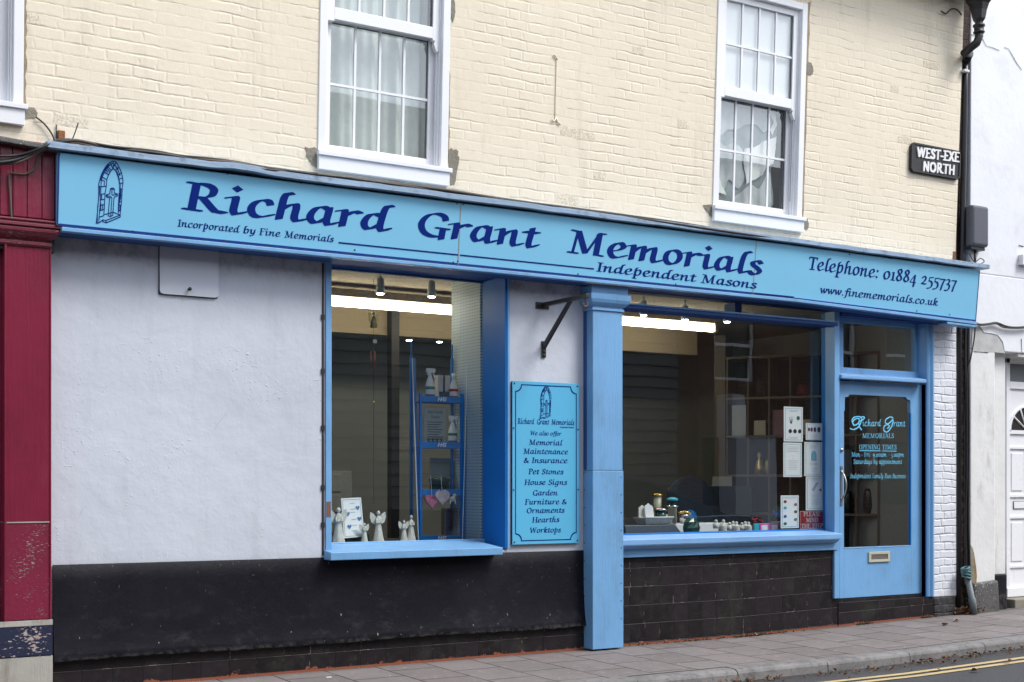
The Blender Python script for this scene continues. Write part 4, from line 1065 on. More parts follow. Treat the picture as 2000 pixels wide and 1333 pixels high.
mb = MB(); mb.box(X0i, 9.2, 2.2, 2.35, 2.72, Zc-.003); mb.build('bulkhead', M['beam'], shop)
mb = MB(); xx = FX(765,2.1); mb.box(xx, FX(780,2.1), 2.1, 2.19, .03, Zc-.01); mb.build('column', M['dark'], shop)
mb = MB(); mb.box(X_W1a-.3, xg1+.6, .365, 1.0, .862, .897); mb.build('display_floor', M['dispfloor'], shop)
mb = MB(); mb.box(X_P1-.3, FX(1630), .175, .95, .870, .905); mb.build('display_floor', M['dispfloor'], shop)
mb = MB(); mb.box(xg1-.004, xg1+.02, .366, .84, .898, Zc-.004); mb.build('pegboard', M['peg'], shop)
# ================================================================== FASCIA SIGN
fs = thing('fascia_sign', ((SX0+SX1)/2, -.2, 3.0), 'long pale blue shop sign with navy calligraphic lettering and arch emblem above the shopfront', 'sign')
EX0, EX1 = FX(110,-.205), FX(1906,-.205)
seams = [EX0, FX(896.5,-.225), FX(1473,-.225), EX1]
ztop = 3.437
for i in range(3):
    a, b = seams[i]+(.002 if i else 0), seams[i+1]-(.002 if i < 2 else 0)
    mb = MB(); za, zb = bot(a), bot(b); tb = ztop-.014*max(0,(b-8.3)/3)
    # the right-hand end of the last panel is cut square, leaning forward like the rest
    mb.hexa([(a,ys(za),za),(b,ys(zb),zb),(b,-.19,zb),(a,-.19,za),(a,ys(ztop),ztop),(b,ys(tb),tb),(b,-.19,tb),(a,-.19,ztop)])
    mb.build('panel', M['sign'], fs)
def yo(o): return lambda z: ys(z)-o
mb = MB(); h = .013; o = .0015
for a, b in ((seams[0], seams[1]-.002), (seams[1]+.002, 8.3), (8.3, seams[2]-.002), (seams[2]+.002, seams[3])):
    za, zb = bot(a), bot(b); mb.quad((a,ys(za)-o,za),(b,ys(zb)-o,zb),(b,ys(zb+h)-o,zb+h),(a,ys(za+h)-o,za+h))
mb.quad((EX0,ys(3)-o,bot(0)),(EX0+.010,ys(3)-o,bot(0)),(EX0+.010,ys(ztop)-o,ztop),(EX0,ys(ztop)-o,ztop))
mb.quad((EX1-.008,ys(2.95)-o,bot(EX1)),(EX1,ys(2.95)-o,bot(EX1)),(EX1,ys(ztop)-o,ztop-.014),(EX1-.008,ys(ztop)-o,ztop-.014))
mb.build('edge_line', M['edge'], fs)
mb = MB()
for s_ in seams[1:3]: mb = MB(); mb.hexa([(s_-.004,ys(2.985)-.002,2.985),(s_+.003,ys(2.985)-.002,2.985),(s_+.003,-.2,2.985),(s_-.004,-.2,2.985),(s_-.004,ys(ztop)-.002,ztop),(s_+.003,ys(ztop)-.002,ztop),(s_+.003,-.2,ztop),(s_-.004,-.2,ztop)]); mb.build('joint_strip', M['seam'], fs)
for px, py in ((115,303),(113,438),(262,451),(443,341),(440,469),(586,359),(891,399),(903,401),(889,513),(898,511),(1133,536),(1184,434),(1324,556),(1407,566),(1463,572),(1657,499),(1796,608),(1860,615),(1735,507),(1480,575),(696,489)):
    x = FX(px,-.24); z = FZ(px,py,-.235 if py < 470 else -.21); y = ys(z)
    mb = MB(); mb.tube([(x,y,z),(x,y-.004,z)], .0058, 8); mb.build('screw', M['screw'], fs)
yl = yo(.0022)
def stext(s, a, b, z0, z1, xh, y=-.225, st=CALL):
    lt = MB(); text(lt, s, FX(a,y), FX(b,y), z0, z1, xh, yl, st); lt.build('lettering', M['navy'], fs)
stext('Richard', 353, 770, 3.172, 3.168, .128, st=HEAD)
stext('Grant', 815, 1055, 3.168, 3.166, .128, st=HEAD)
stext('Memorials', 1106, 1490, 3.165, 3.146, .128, st=HEAD)
stext('Incorporated', 347, 470, 3.056, 3.056, .032); stext('by', 476, 500, 3.056, 3.056, .032)
stext('Fine', 507, 549, 3.056, 3.056, .032); stext('Memorials', 556, 653, 3.056, 3.056, .032)
stext('Independent', 1165, 1362, 3.042, 3.036, .051); stext('Masons', 1370, 1480, 3.036, 3.030, .051)
stext('Telephone:', 1577, 1714, 3.248, 3.238, .079)
stext('01884', 1723, 1788, 3.236, 3.232, .079); stext('255737', 1797, 1867, 3.230, 3.226, .079)
stext('www.finememorials.co.uk', 1602, 1834, 3.050, 3.044, .048)
zl0, zl1 = 3.0575, 3.0575
for a, b in ((661,895),(898,1160)):
    lt = MB(); lt.quad(*[(FX(p,-.215), yl(z), z) for p, z in ((a,3.053),(b,3.053),(b,3.063),(a,3.063))]); lt.build('rule_line', M['navy'], fs)
# arch-and-cross emblem, traced stroke by stroke from its drawing
def emblem(mp, w, y, mb):
    L = []
    def p(*pts, c=True): L.append([mp(a,b) for a, b in (cr(list(pts), 3) if c and len(pts) > 2 else pts)])
    p((165,1210),(175,1100),(190,900),(195,700),(190,560),(210,460),(240,360),(300,250),(370,180),(430,152),(480,170),(530,250),(575,340),(600,440),(610,520),(600,600),(595,800),(580,1000),(575,1080))
    p((210,1200),(215,1080),(225,900),(230,700),(230,600),(235,480),(262,390),(310,290),(380,215),(430,180))
    p((292,1060),(300,900),(305,700),(325,560),(330,460),(360,380),(400,310),(435,285),(480,320),(515,400),(540,480),(560,540),(565,700),(555,900),(545,1030))
    for s in (((170,1210),(215,1200),(240,1180),(275,1150)), ((210,1105),(290,1080)), ((215,995),(295,970)), ((220,905),(298,890)), ((220,810),(300,800)), ((230,715),(305,705)),
              ((200,590),(315,575)), ((262,430),(330,465)), ((290,340),(360,385)), ((340,250),(400,310)), ((385,190),(430,285)), ((430,155),(440,285)),
              ((480,170),(440,240)), ((530,260),(480,300)), ((575,350),(515,390)), ((590,440),(535,460)), ((610,520),(540,540)), ((600,620),(565,630)), ((598,730),(565,740)),
              ((595,830),(562,840)), ((590,900),(560,905)), ((585,985),(550,990)), ((235,860),(240,990)), ((245,720),(250,800)), ((270,880),(270,970)), ((300,290),(340,340)),
              ((325,275),(370,330)), ((240,470),(290,490),(285,560)), ((455,200),(500,290)), ((500,260),(555,400)), ((580,640),(575,800)), ((575,900),(570,1000))): p(*s, c=False)
    p((185,1195),(182,1060),(185,900),(208,700),(205,570),c=True); p((215,480),(250,370),(290,290),(360,205),c=True)
    p((545,700),(540,1020),c=False); p((555,560),(552,900),c=False); p((500,330),(545,470),c=True); p((470,300),(520,390),(550,520),c=True)
    # sill and cross
    p((292,1060),(345,1050),(450,1020),(575,1065),c=False); p((575,1065),(580,1100),(340,1200),(275,1180),(285,1150),(330,1160),(575,1070),c=False); p((340,1200),(330,1160),c=False)
    p((370,1080),(385,775),(340,765),(325,745),(328,720),(385,710),(395,620),(430,605),(465,625),(462,690),(515,705),(520,740),(462,765),(448,1070),(405,1095),(370,1080),c=False)
    p((395,620),(430,630),(465,625),c=False); p((425,780),(412,1090),c=False); p((328,720),(345,745),(385,745),(425,780),c=False); p((430,730),(515,715),c=False); p((420,630),(425,720),c=False)
    strokes(mb, L, w, y)
mb = MB()
emblem(lambda a, b: (FX(170+a/8.887,-.22), FZ(170+a/8.887, 300+b/8.887, -.222)), .0042, yl, mb)
for k in range(6):   # heavy shaded outer edge of the masonry
    pass
mb.build('emblem', M['navy'], fs)

# ================================================================== SERVICES SIGN
X0, X1 = FX(1001,-.03), FX(1131,-.03); Z0, Z1 = FZ(1066,1062.5,-.03), FZ(1066,747,-.03)
sv = thing('services_sign', (X0,-.03,Z0), 'upright turquoise sign listing services between the small display window and the blue pilaster', 'sign')
mb = MB(); mb.box(X0, X1, -.030, -.022, Z0, Z1); mb.build('panel', M['plaque'], sv, bevel=.001)
mb = MB(); mb.box(X0+.004, X1-.004, -.0215, -.001, Z0+.004, Z1-.004); mb.build('backing_board', M['iron'], sv)
lt = MB(); yy = -.0315
def bord(i, r):
    a, b, c, d = X0+i, X1-i, Z0+i*1.05, Z1-i*1.0
    pts = []
    for cx, cz, a0 in ((a,d,0),(b,d,-90),(b,c,-180),(a,c,-270)):
        for k in range(7):
            an = R(a0-15*k); pts.append((cx+r*math.cos(an)*1.0, cz-abs(0)+r*math.sin(an)))
    out = []
    for cx, cz, s0, s1 in ((a,d,-90,0),(b,d,180,270),(b,c,90,180),(a,c,0,90)):
        for k in range(7):
            an = R(s0+(s1-s0)*k/6); out.append((cx+r*math.cos(an), cz+r*math.sin(an)))
    return out+[out[0]]
bd = bord(.028, .055)
strokes(lt, [bd], .0075, yy); lt.build('border_line', M['navy'], sv)
def vtext(s, a, b, py, xh, st=CALL):
    lt = MB(); text(lt, s, FX(a,yy), FX(b,yy), FZ(1066,py,yy), FZ(1066,py,yy), xh, yy, st); lt.build('lettering', M['navy'], sv)
vtext('Richard', 1011, 1044, 829.5, .030); vtext('Grant', 1049, 1073, 829.5, .030); vtext('Memorials', 1077, 1122, 829.5, .030)
for s, a, b, py, xh in (('We also offer',1036,1097,851,.024),('Memorial',1033,1100,870,.030),('Maintenance',1022,1110,887.3,.030),('& Insurance',1023,1109,904.8,.030),
    ('Pet Stones',1032,1101,926.7,.030),('House Signs',1024,1108,947.5,.030),('Garden',1041,1090,968,.030),('Furniture &',1025,1107,985.6,.030),
    ('Ornaments',1029,1103,1002.3,.030),('Hearths',1039,1093,1020.6,.030),('Worktops',1035,1096,1040.8,.030)): vtext(s, a, b, py, xh)
lt = MB(); text(lt, 'Independent Masons', FX(1094,yy), FX(1121,yy), FZ(1066,835.5,yy), FZ(1066,835.5,yy), .010, yy)
lt.build('lettering', M['navy'], sv)
mb = MB(); ez0, ez1 = FZ(1066,819,yy), FZ(1066,754,yy); ex0, ex1 = FX(1054.5,yy), FX(1076.5,yy)
emblem(lambda a, b: (ex0+(a-165)/445*(ex1-ex0), ez1-(b-152)/1060*(ez1-ez0)), .0030, yy, mb); mb.build('emblem', M['navy'], sv)
mb = MB()
for x, z in ((X0+.017,Z0+.02),(X1-.017,Z0+.02),(X0+.017,Z1-.02),(X1-.017,Z1-.02),(X0+.010,Z0+.43),(X1-.010,Z0+.43),(X0+.010,Z1-.37),(X1-.010,Z1-.37)):
    mb = MB(); mb.tube([(x,-.030,z),(x,-.034,z)], .006, 10); mb.build('screw', M['iron'], sv)

# ================================================================== STREET NAME SIGN
c = [up(1776,281), up(1873,296), up(1871,352), up(1775,337)]
sx0, sx1 = c[0][0], c[1][0]-.01; sz0, sz1 = (c[2][1]+c[3][1])/2, (c[0][1]+c[1][1])/2
nm = thing('street_name_sign', (sx0,0,sz0), 'black cast iron street name sign with raised white letters on the cream brick corner', 'sign')
k = .03
pl = [(sx0+k,sz0),(sx1-k,sz0),(sx1,sz0+k),(sx1,sz1-k),(sx1-k,sz1),(sx0+k,sz1),(sx0,sz1-k),(sx0,sz0+k)]
mb = MB(); mb.plate(pl, -.028, -.004); mb.build('plate', M['iron'], nm, xf=lean, bevel=.003)
k2 = .016; inn = [(sx0+k+.004,sz0+k2),(sx1-k-.004,sz0+k2),(sx1-k2,sz0+k+.004),(sx1-k2,sz1-k-.004),(sx1-k-.004,sz1-k2),(sx0+k+.004,sz1-k2),(sx0+k2,sz1-k-.004),(sx0+k2,sz0+k+.004)]
mb = MB()
for i in range(8):
    a, b = pl[i], pl[(i+1)%8]; c_, d_ = inn[(i+1)%8], inn[i]
    mb.hexa([(a[0],-.0285,a[1]),(b[0],-.0285,b[1]),(c_[0],-.0285,c_[1]),(d_[0],-.0285,d_[1]),(a[0],-.036,a[1]),(b[0],-.036,b[1]),(c_[0],-.036,c_[1]),(d_[0],-.036,d_[1])])
mb.build('raised_rim', M['iron'], nm, xf=lean)
lt = MB(); zz = sz0
a0, a1 = up(1785,311)[0], up(1867.5,320)[0]
text(lt, 'WEST-EXE', a0, a1, up(1785,308)[1], up(1869,318.5)[1], .064, -.040, SANS, .011); lt.build('lettering', M['signwhite'], nm, xf=lean); lt = MB()
b0, b1 = up(1797,336)[0], up(1858,343)[0]
text(lt, 'NORTH', b0, b1, up(1797,335.5)[1], up(1857,343)[1], .064, -.040, SANS, .011)
lt.build('lettering', M['signwhite'], nm, xf=lean)

# ================================================================== HANGING SIGN BRACKET
bx, by, bz = P3(1061,597,0)
br = thing('wall_bracket', (bx,0,bz), 'empty black iron bracket with a hook, bolted to the lavender wall beside the pilaster', 'bracket')
mb = MB(); L_ = .62
mb.box(bx-.018, bx+.018, -L_, -.006, bz-.012, bz+.020); mb.build('arm', M['iron'], br, bevel=.003)
mb = MB(); mb.box(bx-.075, bx+.05, -.012, -.001, bz-.030, bz+.022); mb.build('wall_plate', M['iron'], br, bevel=.003); mb = MB(); mb.box(bx-.02, bx+.02, -.014, -.001, bz-.415, bz-.285); mb.build('wall_plate', M['iron'], br, bevel=.003)
mb = MB(); mb.hexa([(bx-.014,-.40,bz-.012),(bx+.014,-.40,bz-.012),(bx+.014,-.36,bz-.012),(bx-.014,-.36,bz-.012),
                    (bx-.014,-.015,bz-.35),(bx+.014,-.015,bz-.35),(bx+.014,-.0145,bz-.305),(bx-.014,-.0145,bz-.305)]); mb.build('stay', M['iron'], br, bevel=.002)
mb = MB(); q = [(bx,-.585,bz-.012),(bx,-.585,bz-.035)]+[(bx+.02*math.sin(R(a)),-.585,bz-.055+.02*math.cos(R(a))) for a in range(0,330,30)]
mb.tube(q, .0055, 8); mb.build('hook', M['rust'], br)
mb = MB()
for dx, dz in ((-.05,-.004),(.03,-.004),(0,-.37),(0,-.40)): mb = MB(); mb.tube([(bx+dx,-.012,bz+dz),(bx+dx,-.022,bz+dz)], .009, 6); mb.build('bolt', M['iron'], br)

# ================================================================== LEFT NEIGHBOUR: MAROON SHOPFRONT
ln = thing('maroon_shopfront', (1.5,0,0), 'edge of the neighbouring shop with peeling maroon pilaster, panelled frieze and worn base', 'shopfront')
PA0, PA1 = FX(-120,-.13), FX(100,-.13)
pA = FX(8,-.13); z1 = FZ(50,1020,-.13); zt_ = FZ(50,475,-.13); zb_ = FZ(50,1212,-.13)
mb = MB(); mb.box(pA, PA1, -.13, 0, z1, zt_)
mp = mb.build('pilaster', M['maroon'], ln, bevel=.004)
mb = MB(); mb.box(pA-.0, PA1, -.128, 0, zb_, z1-.003); mb.build('pilaster_foot', M['maroonworn'], mp, bevel=.003)
mb = MB(); mb.box(pA-.0, pA+.012, -.142, -.1305, zb_, zt_); mb.box(PA1-.010, PA1, -.136, -.1305, zb_, zt_); mb.build('edge_bead', M['maroon'], mp, bevel=.002)
mb = MB(); mb.box(pA, PA1, -.1325, -.1285, z1-.006, z1+.002); mb.build('pale_joint', M['whiteworn'], mp)
zq = FZ(50,1283,-.14)
mb = MB(); mb.box(PA0, PA1+.006, -.143, 0, zq, zb_-.002); mb.build('navy_band', M['navyworn'], ln, bevel=.004)
mb = MB(); mb.box(PA0, PA1+.006, -.146, -.1435, zb_-.036, zb_-.001); mb.build('white_strip', M['whiteworn'], ln, bevel=.002)
mb = MB(); mb.box(PA0, PA1+.008, -.138, 0, -.05, zq-.004); mb.build('base_board', M['whiteworn'], ln, bevel=.003)
mb = MB(); mb.box(PA0-.5, pA, -.02, .1, -.05, 3.0); mb.build('side_frame', M['maroon'], ln)
zc0 = FZ(50,477,-.15)
mb = MB(); ring_mold(mb, PA0-.3, PA1-.02, -.13, [(.010,zc0-.012),(.020,zc0),(.020,zc0+.018),(.006,zc0+.024),(.012,zc0+.032),(.040,zc0+.050),(.062,zc0+.078),(.064,zc0+.096),(.054,zc0+.098),(.054,zc0+.106),(.070,zc0+.108),(.070,zc0+.126),(.060,zc0+.129),(.060,zc0+.137),(.070,zc0+.140),(.070,zc0+.150),(.02,zc0+.165)])
mb.build('capital', M['maroontop'], ln, bevel=.002)
# tongue-and-groove frieze
mb = MB(); zf0, zf1 = zc0+.165, FZ(100,290,-.17); pxs = [-60,-28,0,25,53,82,107.5]
for a, b in zip(pxs, pxs[1:]): mb.box(FX(a,-.17)+.002, FX(b,-.17)-.002, -.17, -.12, zf0, zf1+.03)
mb.build('frieze_boards', M['maroon'], ln, bevel=.004)
mb = MB(); mb.box(FX(-60,-.17), SX0+.01, -.119, -.0, zf0-.2, zf1+.03); mb.build('frieze_backing', M['dark'], ln)
mb = MB(); rnd = random.Random(8); xa, xb = FX(-100,-.22), FX(112,-.24)
mb.hexa([(xa,-.24,3.478),(xb,-.24,3.447),(xb,0,3.46),(xa,0,3.50),(xa,-.235,3.515),(xb,-.235,3.480),(xb,0,3.52),(xa,0,3.56)])
mb.build('weathered_coping', M['stone'], ln, bevel=.008)

# ================================================================== RIGHT NEIGHBOUR: WHITE HOUSE
rn = thing('white_house', (12,0,0), 'neighbouring white rendered house with cracked plaster, stone foot and white panelled door', 'house')
YN = -.02; xn = FX(1895,YN); xp = FX(1943,YN)
uxn = up(1892,300,YN)[0]
mb = MB(); zlt = FZ(1945,686,YN)
mb.box(xn, 16, YN, .4, zlt, 3.45)
mb.hexa([(xn,YN,3.45),(16,YN,3.45),(16,.4,3.45),(xn,.4,3.45),(xn-.055,YN-.06,6.6),(16,YN-.06,6.6),(16,.4,6.6),(xn-.055,.4,6.6)])
mb.build('wall', M['whitewall'], rn, bevel=.01)
mb = MB(); mb.box(xn, xp, YN-.004, .12, .33, zlt-.001); mb.build('door_pier', M['whitedirty'], rn, bevel=.012)
xr = FX(1963,.2)
mb = MB(); mb.box(xp-.02, FX(1963,.08), .08, .3, .42, zlt-.001); mb.build('reveal', M['whitedirty'], rn)
mb = MB(); mb.box(xp-.02, FX(1964,.02), .0, .3, -.03, .42); mb.build('reveal_foot', M['black'], rn, bevel=.012)
mb = MB(); mb.hexa([(xn-.005,-.075,.03),(xp+.02,-.075,.03),(xp+.02,.2,.03),(xn-.005,.2,.03),(xn+.005,-.068,.352),(xp,-.068,.372),(xp,.2,.372),(xn+.005,.2,.352)])
mb.build('quoin_stone', M['stone'], rn, bevel=.022, segs=3)
mb = MB(); mb.box(xr-.1, 16, .0, .3, -.03, .155); mb.build('threshold', M['mortar'], rn, bevel=.01)
mb = MB(); mb.box(xr-.05, 14, .0, .19, zlt-.035, zlt-.002); mb.build('door_head', M['whitedirty'], rn)
# exposed ochre patch where the paint has fallen off
e = [(1893.5,1068),(1897,1068),(1901,1080),(1905,1105),(1907,1125),(1906,1138),(1893.5,1138)]
mb = MB(); mb.plate([(FX(a,YN), FZ(a,b,YN)) for a, b in e][::-1], YN-.0075, YN-.001); mb.build('ochre_patch', m_plain('ochre_plaster', (.34,.22,.07), .9, var=.4, scale=18), rn)
e = [(1894,1064),(1899,1072),(1901,1095),(1902,1139),(1894,1139)]
mb = MB(); mb.plate([(FX(a,YN), FZ(a,b,YN)) for a, b in e][::-1], YN-.0095, YN-.001); mb.build('bare_render', M['mortar'], rn)
# missing skim with its cracked edge
e = [(1897,636),(1912,636),(1921,650),(1935,652),(1948,655),(1958,668),(1962,690),(1940,688),(1897,687)]
mb = MB(); mb.plate([(FX(a,YN), FZ(a,b,YN)) for a, b in e][::-1], YN-.006, YN); mb.build('old_skim', m_plain('old_skim_coat', (.50,.51,.50), .8, var=.2, scale=9), rn, bevel=.002)
cr_ = MB()
def crack(pts, r=.0022, y=YN-.005):
    def q(p):
        z = FZ(p[0], p[1], y); yy = y-(.06*(z-3.45)/3.15 if z > 3.45 else 0); return (FX(p[0],yy), yy, z)
    cr_.tube([q(p) for p in pts], [r*(.4+.9*random.random()) for _ in pts], 5)
crack([(1912,636),(1921,650),(1935,652),(1948,655),(1958,668),(1962,688)], .0025, YN-.008)
crack([(1895,72),(1902,73),(1914,76),(1920,82),(1926,94),(1940,98),(1952,103)]); crack([(1962,97),(1970,100),(1976,110),(1985,126),(1996,141)])
crack([(1903,687),(1912,688),(1930,689)], .003, YN-.008); crack([(1990,480),(2000,482)], .003); crack([(1995,662),(1996,690)], .003)
cr_.build('crack', M['screw'], rn)
# upvc door
xd1 = xr+.95; zb_, zt_ = .165, 2.33; yd_ = .2
mb = MB(); mb.box(xr, xr+.055, yd_-.02, yd_+.06, zb_, zlt-.01); mb.box(xr, xd1, yd_-.02, yd_+.06, 2.66, 2.68)
mb.box(xr+.055, xd1, yd_-.02, yd_+.06, 2.335, 2.41); mb.box(xr, xd1, yd_-.03, yd_+.06, zb_-.004, zb_+.09); mb.box(xr, xd1, yd_-.02, yd_+.06, 2.60, 2.66)
wd = mb.build('front_door', M['upvc'], rn, bevel=.004)
mb = MB(); mb.box(xr+.056, xd1, yd_, yd_+.05, zb_+.09, 2.334); lf2 = mb.build('door_leaf', M['upvc'], wd, bevel=.003)
def panel(x0, x1, z0, z1):
    m = MB(); o = .016
    m.box(x0, x1, yd_-o, yd_-.001, z0, z0+.03); m.box(x0, x1, yd_-o, yd_-.001, z1-.03, z1); m.box(x0, x0+.03, yd_-o, yd_-.001, z0+.03, z1-.03); m.box(x1-.03, x1, yd_-o, yd_-.001, z0+.03, z1-.03)
    m.box(x0+.07, x1-.07, yd_-o*.6, yd_-.001, z0+.07, z1-.07); m.build('panel_moulding', M['upvc'], wd, bevel=.007)
xpn = FX(1966,yd_)
for a, b in (((1105, 1008)),((973,840))):
    pass
panel(xpn, xpn+.32, FZ(1975,1110,yd_), FZ(1975,1008,yd_)); panel(xpn, xpn+.32, FZ(1975,972,yd_), FZ(1975,872,yd_))
panel(xpn+.40, xpn+.72, FZ(1975,1110,yd_), FZ(1975,1008,yd_))
mb = MB(); zz = FZ(1975,847,yd_); xc = FX(2004,yd_); ro = xc-FX(1968,yd_)
pts = [(xc-ro*math.cos(R(a)), zz+ro*math.sin(R(a))) for a in range(0,181,12)]; ri = [(xc-(ro-.035)*math.cos(R(a)), zz+.035+(ro-.035)*.93*math.sin(R(a))) for a in range(0,181,12)]
for i in range(15):
    a, b, c_, d_ = pts[i], pts[i+1], ri[i+1], ri[i]
    mb.hexa([(a[0],yd_-.018,a[1]),(b[0],yd_-.018,b[1]),(c_[0],yd_-.018,c_[1]),(d_[0],yd_-.018,d_[1]),(a[0],yd_-.001,a[1]),(b[0],yd_-.001,b[1]),(c_[0],yd_-.001,c_[1]),(d_[0],yd_-.001,d_[1])])
mb.box(xc-ro, xc+ro, yd_-.018, yd_-.001, zz-.005, zz+.034)
for a in (35,65,90): mb.tube([(xc-.06*math.cos(R(a)),yd_-.010,zz+.035+.06*math.sin(R(a))),(xc-(ro-.04)*math.cos(R(a)),yd_-.010,zz+.035+(ro-.05)*math.sin(R(a)))], .009, 6)
mb.build('fanlight_frame', M['upvc'], wd)
mb = MB(); mb.plate([(xc-ro+.03, zz+.03)]+ri+[(xc+ro-.03, zz+.03)], yd_-.004, yd_-.0008); mb.build('fanlight_glass', M['fanglass'], wd)
mb = MB(); zz = FZ(1990,987,yd_); x_ = FX(1979,yd_); mb.box(x_, x_+.28, yd_-.012, yd_-.0005, zz-.035, zz+.035); mb.build('letterbox', M['upvc'], wd, bevel=.003)
mb = MB(); mb.box(x_-.006, x_+.286, yd_-.006, yd_-.0004, zz-.041, zz+.041); mb.build('letterbox_rim', M['screw'], wd)
mb = MB(); mb.box(xr+.05, xd1, yd_+.01, yd_+.03, 2.41, 2.60); mb.build('transom_glass', m_plain('grey_glass', (.22,.25,.26), .15), wd)
mb = MB(); mb.box(FX(1996,YN-.05), FX(2030,YN-.05), YN-.06, YN, FZ(2000,520,YN), FZ(2000,500,YN)); mb.build('window_ledge', M['whitedirty'], rn, bevel=.004)

# ================================================================== ALARM BOX, PIPES AND CABLES
ax0, ax1 = FX(1898,-.12), FX(1930,-.12); az0, az1 = FZ(1914,482,-.12), FZ(1914,402,-.12)
ab = thing('wall_speaker_box', (ax0,-.12,az0), 'upright dark grey plastic box with a rod below, on the neighbouring white wall', 'alarm box')
mb = MB(); mb.box(ax0, ax1, -.135, -.03, az0, az1); mb.build('casing', M['greybox'], ab, bevel=.03, segs=4)
mb = MB(); xm = (ax0+ax1)/2; mb.tube([(xm,-.06,az0-.01),(xm,-.06,az0-.21)], .012, 8); mb.build('rod', M['iron'], ab)
mb = MB(); mb.box(ax0+.02, ax1-.02, -.10, -.03, az0-.03, az0); mb.build('foot', M['plastic'], ab, bevel=.004)

xpz, zz = up(1884, 300, .02)
dp = thing('downpipe', (xpz,0,0), 'cast iron downpipe with hopper head and swan neck at the cream wall corner', 'drainpipe')
def U(px, py, y=0.0):
    x, z = up(px, py, y); return (x, y-TILT*(z-TZ), z)
mb = MB(); h = [U(1916,48,-.25)]
hc = U(1912,50,-.22); prof = [(.034,0),(.040,.03),(.060,.06),(.075,.14),(.095,.20),(.125,.24),(.128,.30)]
mb.lathe([(r_*1.0,z) for r_, z in prof], (hc[0],hc[1],hc[2]+.0), 6); mb.smooth = False
o = mb.build('hopper', M['iron'], dp, bevel=.003)
for p_ in o.data.polygons: p_.use_smooth = False
mb = MB(); mb.lathe([(.052,0),(.056,.012),(.046,.02),(.046,.055),(.058,.065),(.056,.08),(.046,.085)], (hc[0],hc[1],hc[2]-.075), 16); mb.build('collar', M['iron'], dp)
mb = MB(); s0 = (hc[0],hc[1],hc[2]-.06); e0 = U(1886,112,.0)
pts = [s0,(s0[0],s0[1],s0[2]-.05),(s0[0]-.02,s0[1]+.01,s0[2]-.11),(s0[0]-.10,s0[1]+.09,s0[2]-.20),(e0[0]+.03,e0[1]-.02,e0[2]+.03),(e0[0],e0[1],e0[2]-.05)]
mb.tube([Vector((*a,)) for a in pts], .040, 12); mb.build('swan_neck', M['iron'], dp)
mb = MB(); mb.tube([(e0[0],e0[1],e0[2]+.01),U(1885,180,.01),U(1879,480,.01),(FX(1873,.0),.0,2.9),(FX(1871.5,.0),.0,.12)], .028, 12); mb.build('pipe', M['plastic'], dp)
mb = MB(); cl = U(1882,141,-.0); mb.box(cl[0]-.045, cl[0]+.03, cl[1]-.05, cl[1]+.05, cl[2]-.012, cl[2]+.012); mb.build('clip', M['cablewhite'], dp, bevel=.003)
mb = MB(); mb.box(uxn-.16, uxn-.11, -.01, .03, 3.5, 5.2); mb.build('timber', M['wood'], dp)

def cable(label, pts, r=.006, mat='cable', group=None, name='cable'):
    base = pts[0]; mb = MB(); mb.tube(cr3(pts), r, 6); o = mb.build(name, M[mat], base=base); tag(o, label, 'cable', group); return o
def cr3(pts, n=5):
    out = []; m = len(pts)
    if m < 3: return pts
    for i in range(m-1):
        p0, p1, p2, p3 = [Vector(pts[max(0,min(m-1,j))]) for j in (i-1,i,i+1,i+2)]
        for k in range(n):
            t = k/n; out.append(.5*((2*p1)+(-p0+p2)*t+(2*p0-5*p1+4*p2-p3)*t*t+(-p0+3*p1-3*p2+p3)*t**3))
    out.append(Vector(pts[-1])); return out
path = [(-30,314),(0,313),(40,308),(81,292),(113,278),(151,279),(216,292),(297,301),(351,309),(405,316),(459,322),(520,333),(620,345),(760,362),(880,378),(1000,396),(1150,416),(1300,437),(1450,459),(1600,481),(1750,501),(1900,519)]
rnd = random.Random(12)
labs = ['lowest black cable sagging across the maroon boards and along the sign top','thin brown cable in the bundle above the sign','topmost black cable running along the wall above the sign','short looping black cable of the bundle over the left end of the sign','thick black cable lying on the sign flashing']
for k, (dy, lim, rr, mt) in enumerate(((4,22,.008,'cable'),(-1,22,.007,'cablebrown'),(-6,22,.006,'cable'),(7,12,.006,'cablebrown'),(2,13,.009,'cable'))):
    pts = []
    for i, (a, b) in enumerate(path[:lim]):
        y = -.25 if a < 60 else -.285
        yo_ = dy*(1.0 if a < 60 else (.35 if 60 < a < 130 else .55 if a < 520 else .25))+rnd.uniform(-1.6,1.6)-(3.5 if a > 500 else 2.5 if a > 130 else 0)
        pts.append(P3(a, b+yo_, y+rnd.uniform(-.015,.015)))
    cable(labs[k], pts, rr*1.35, mt, 'cables running along the top of the sign')
cable('brown cable dropping down the maroon boards and round a junction', [P3(a,b,-.185) for a, b in ((89,291),(76,309),(67,330),(49,340),(27,339),(19,340),(18,354),(20,381),(23,433))], .007, 'cablebrown')
cable('thin black cable from the mortar patch down to the bundle', [(*lean(P3(a,b,-.03)),) if False else P3(a,b,-.03-.0*b) for a, b in ((70,229),(84,240),(96,254),(104,268),(108,284))], .0055, 'cable')
cable('stiff black wire end sticking up above the sign', [P3(a,b,-.14) for a, b in ((140,276),(147,258),(153,240))], .004, 'cable')
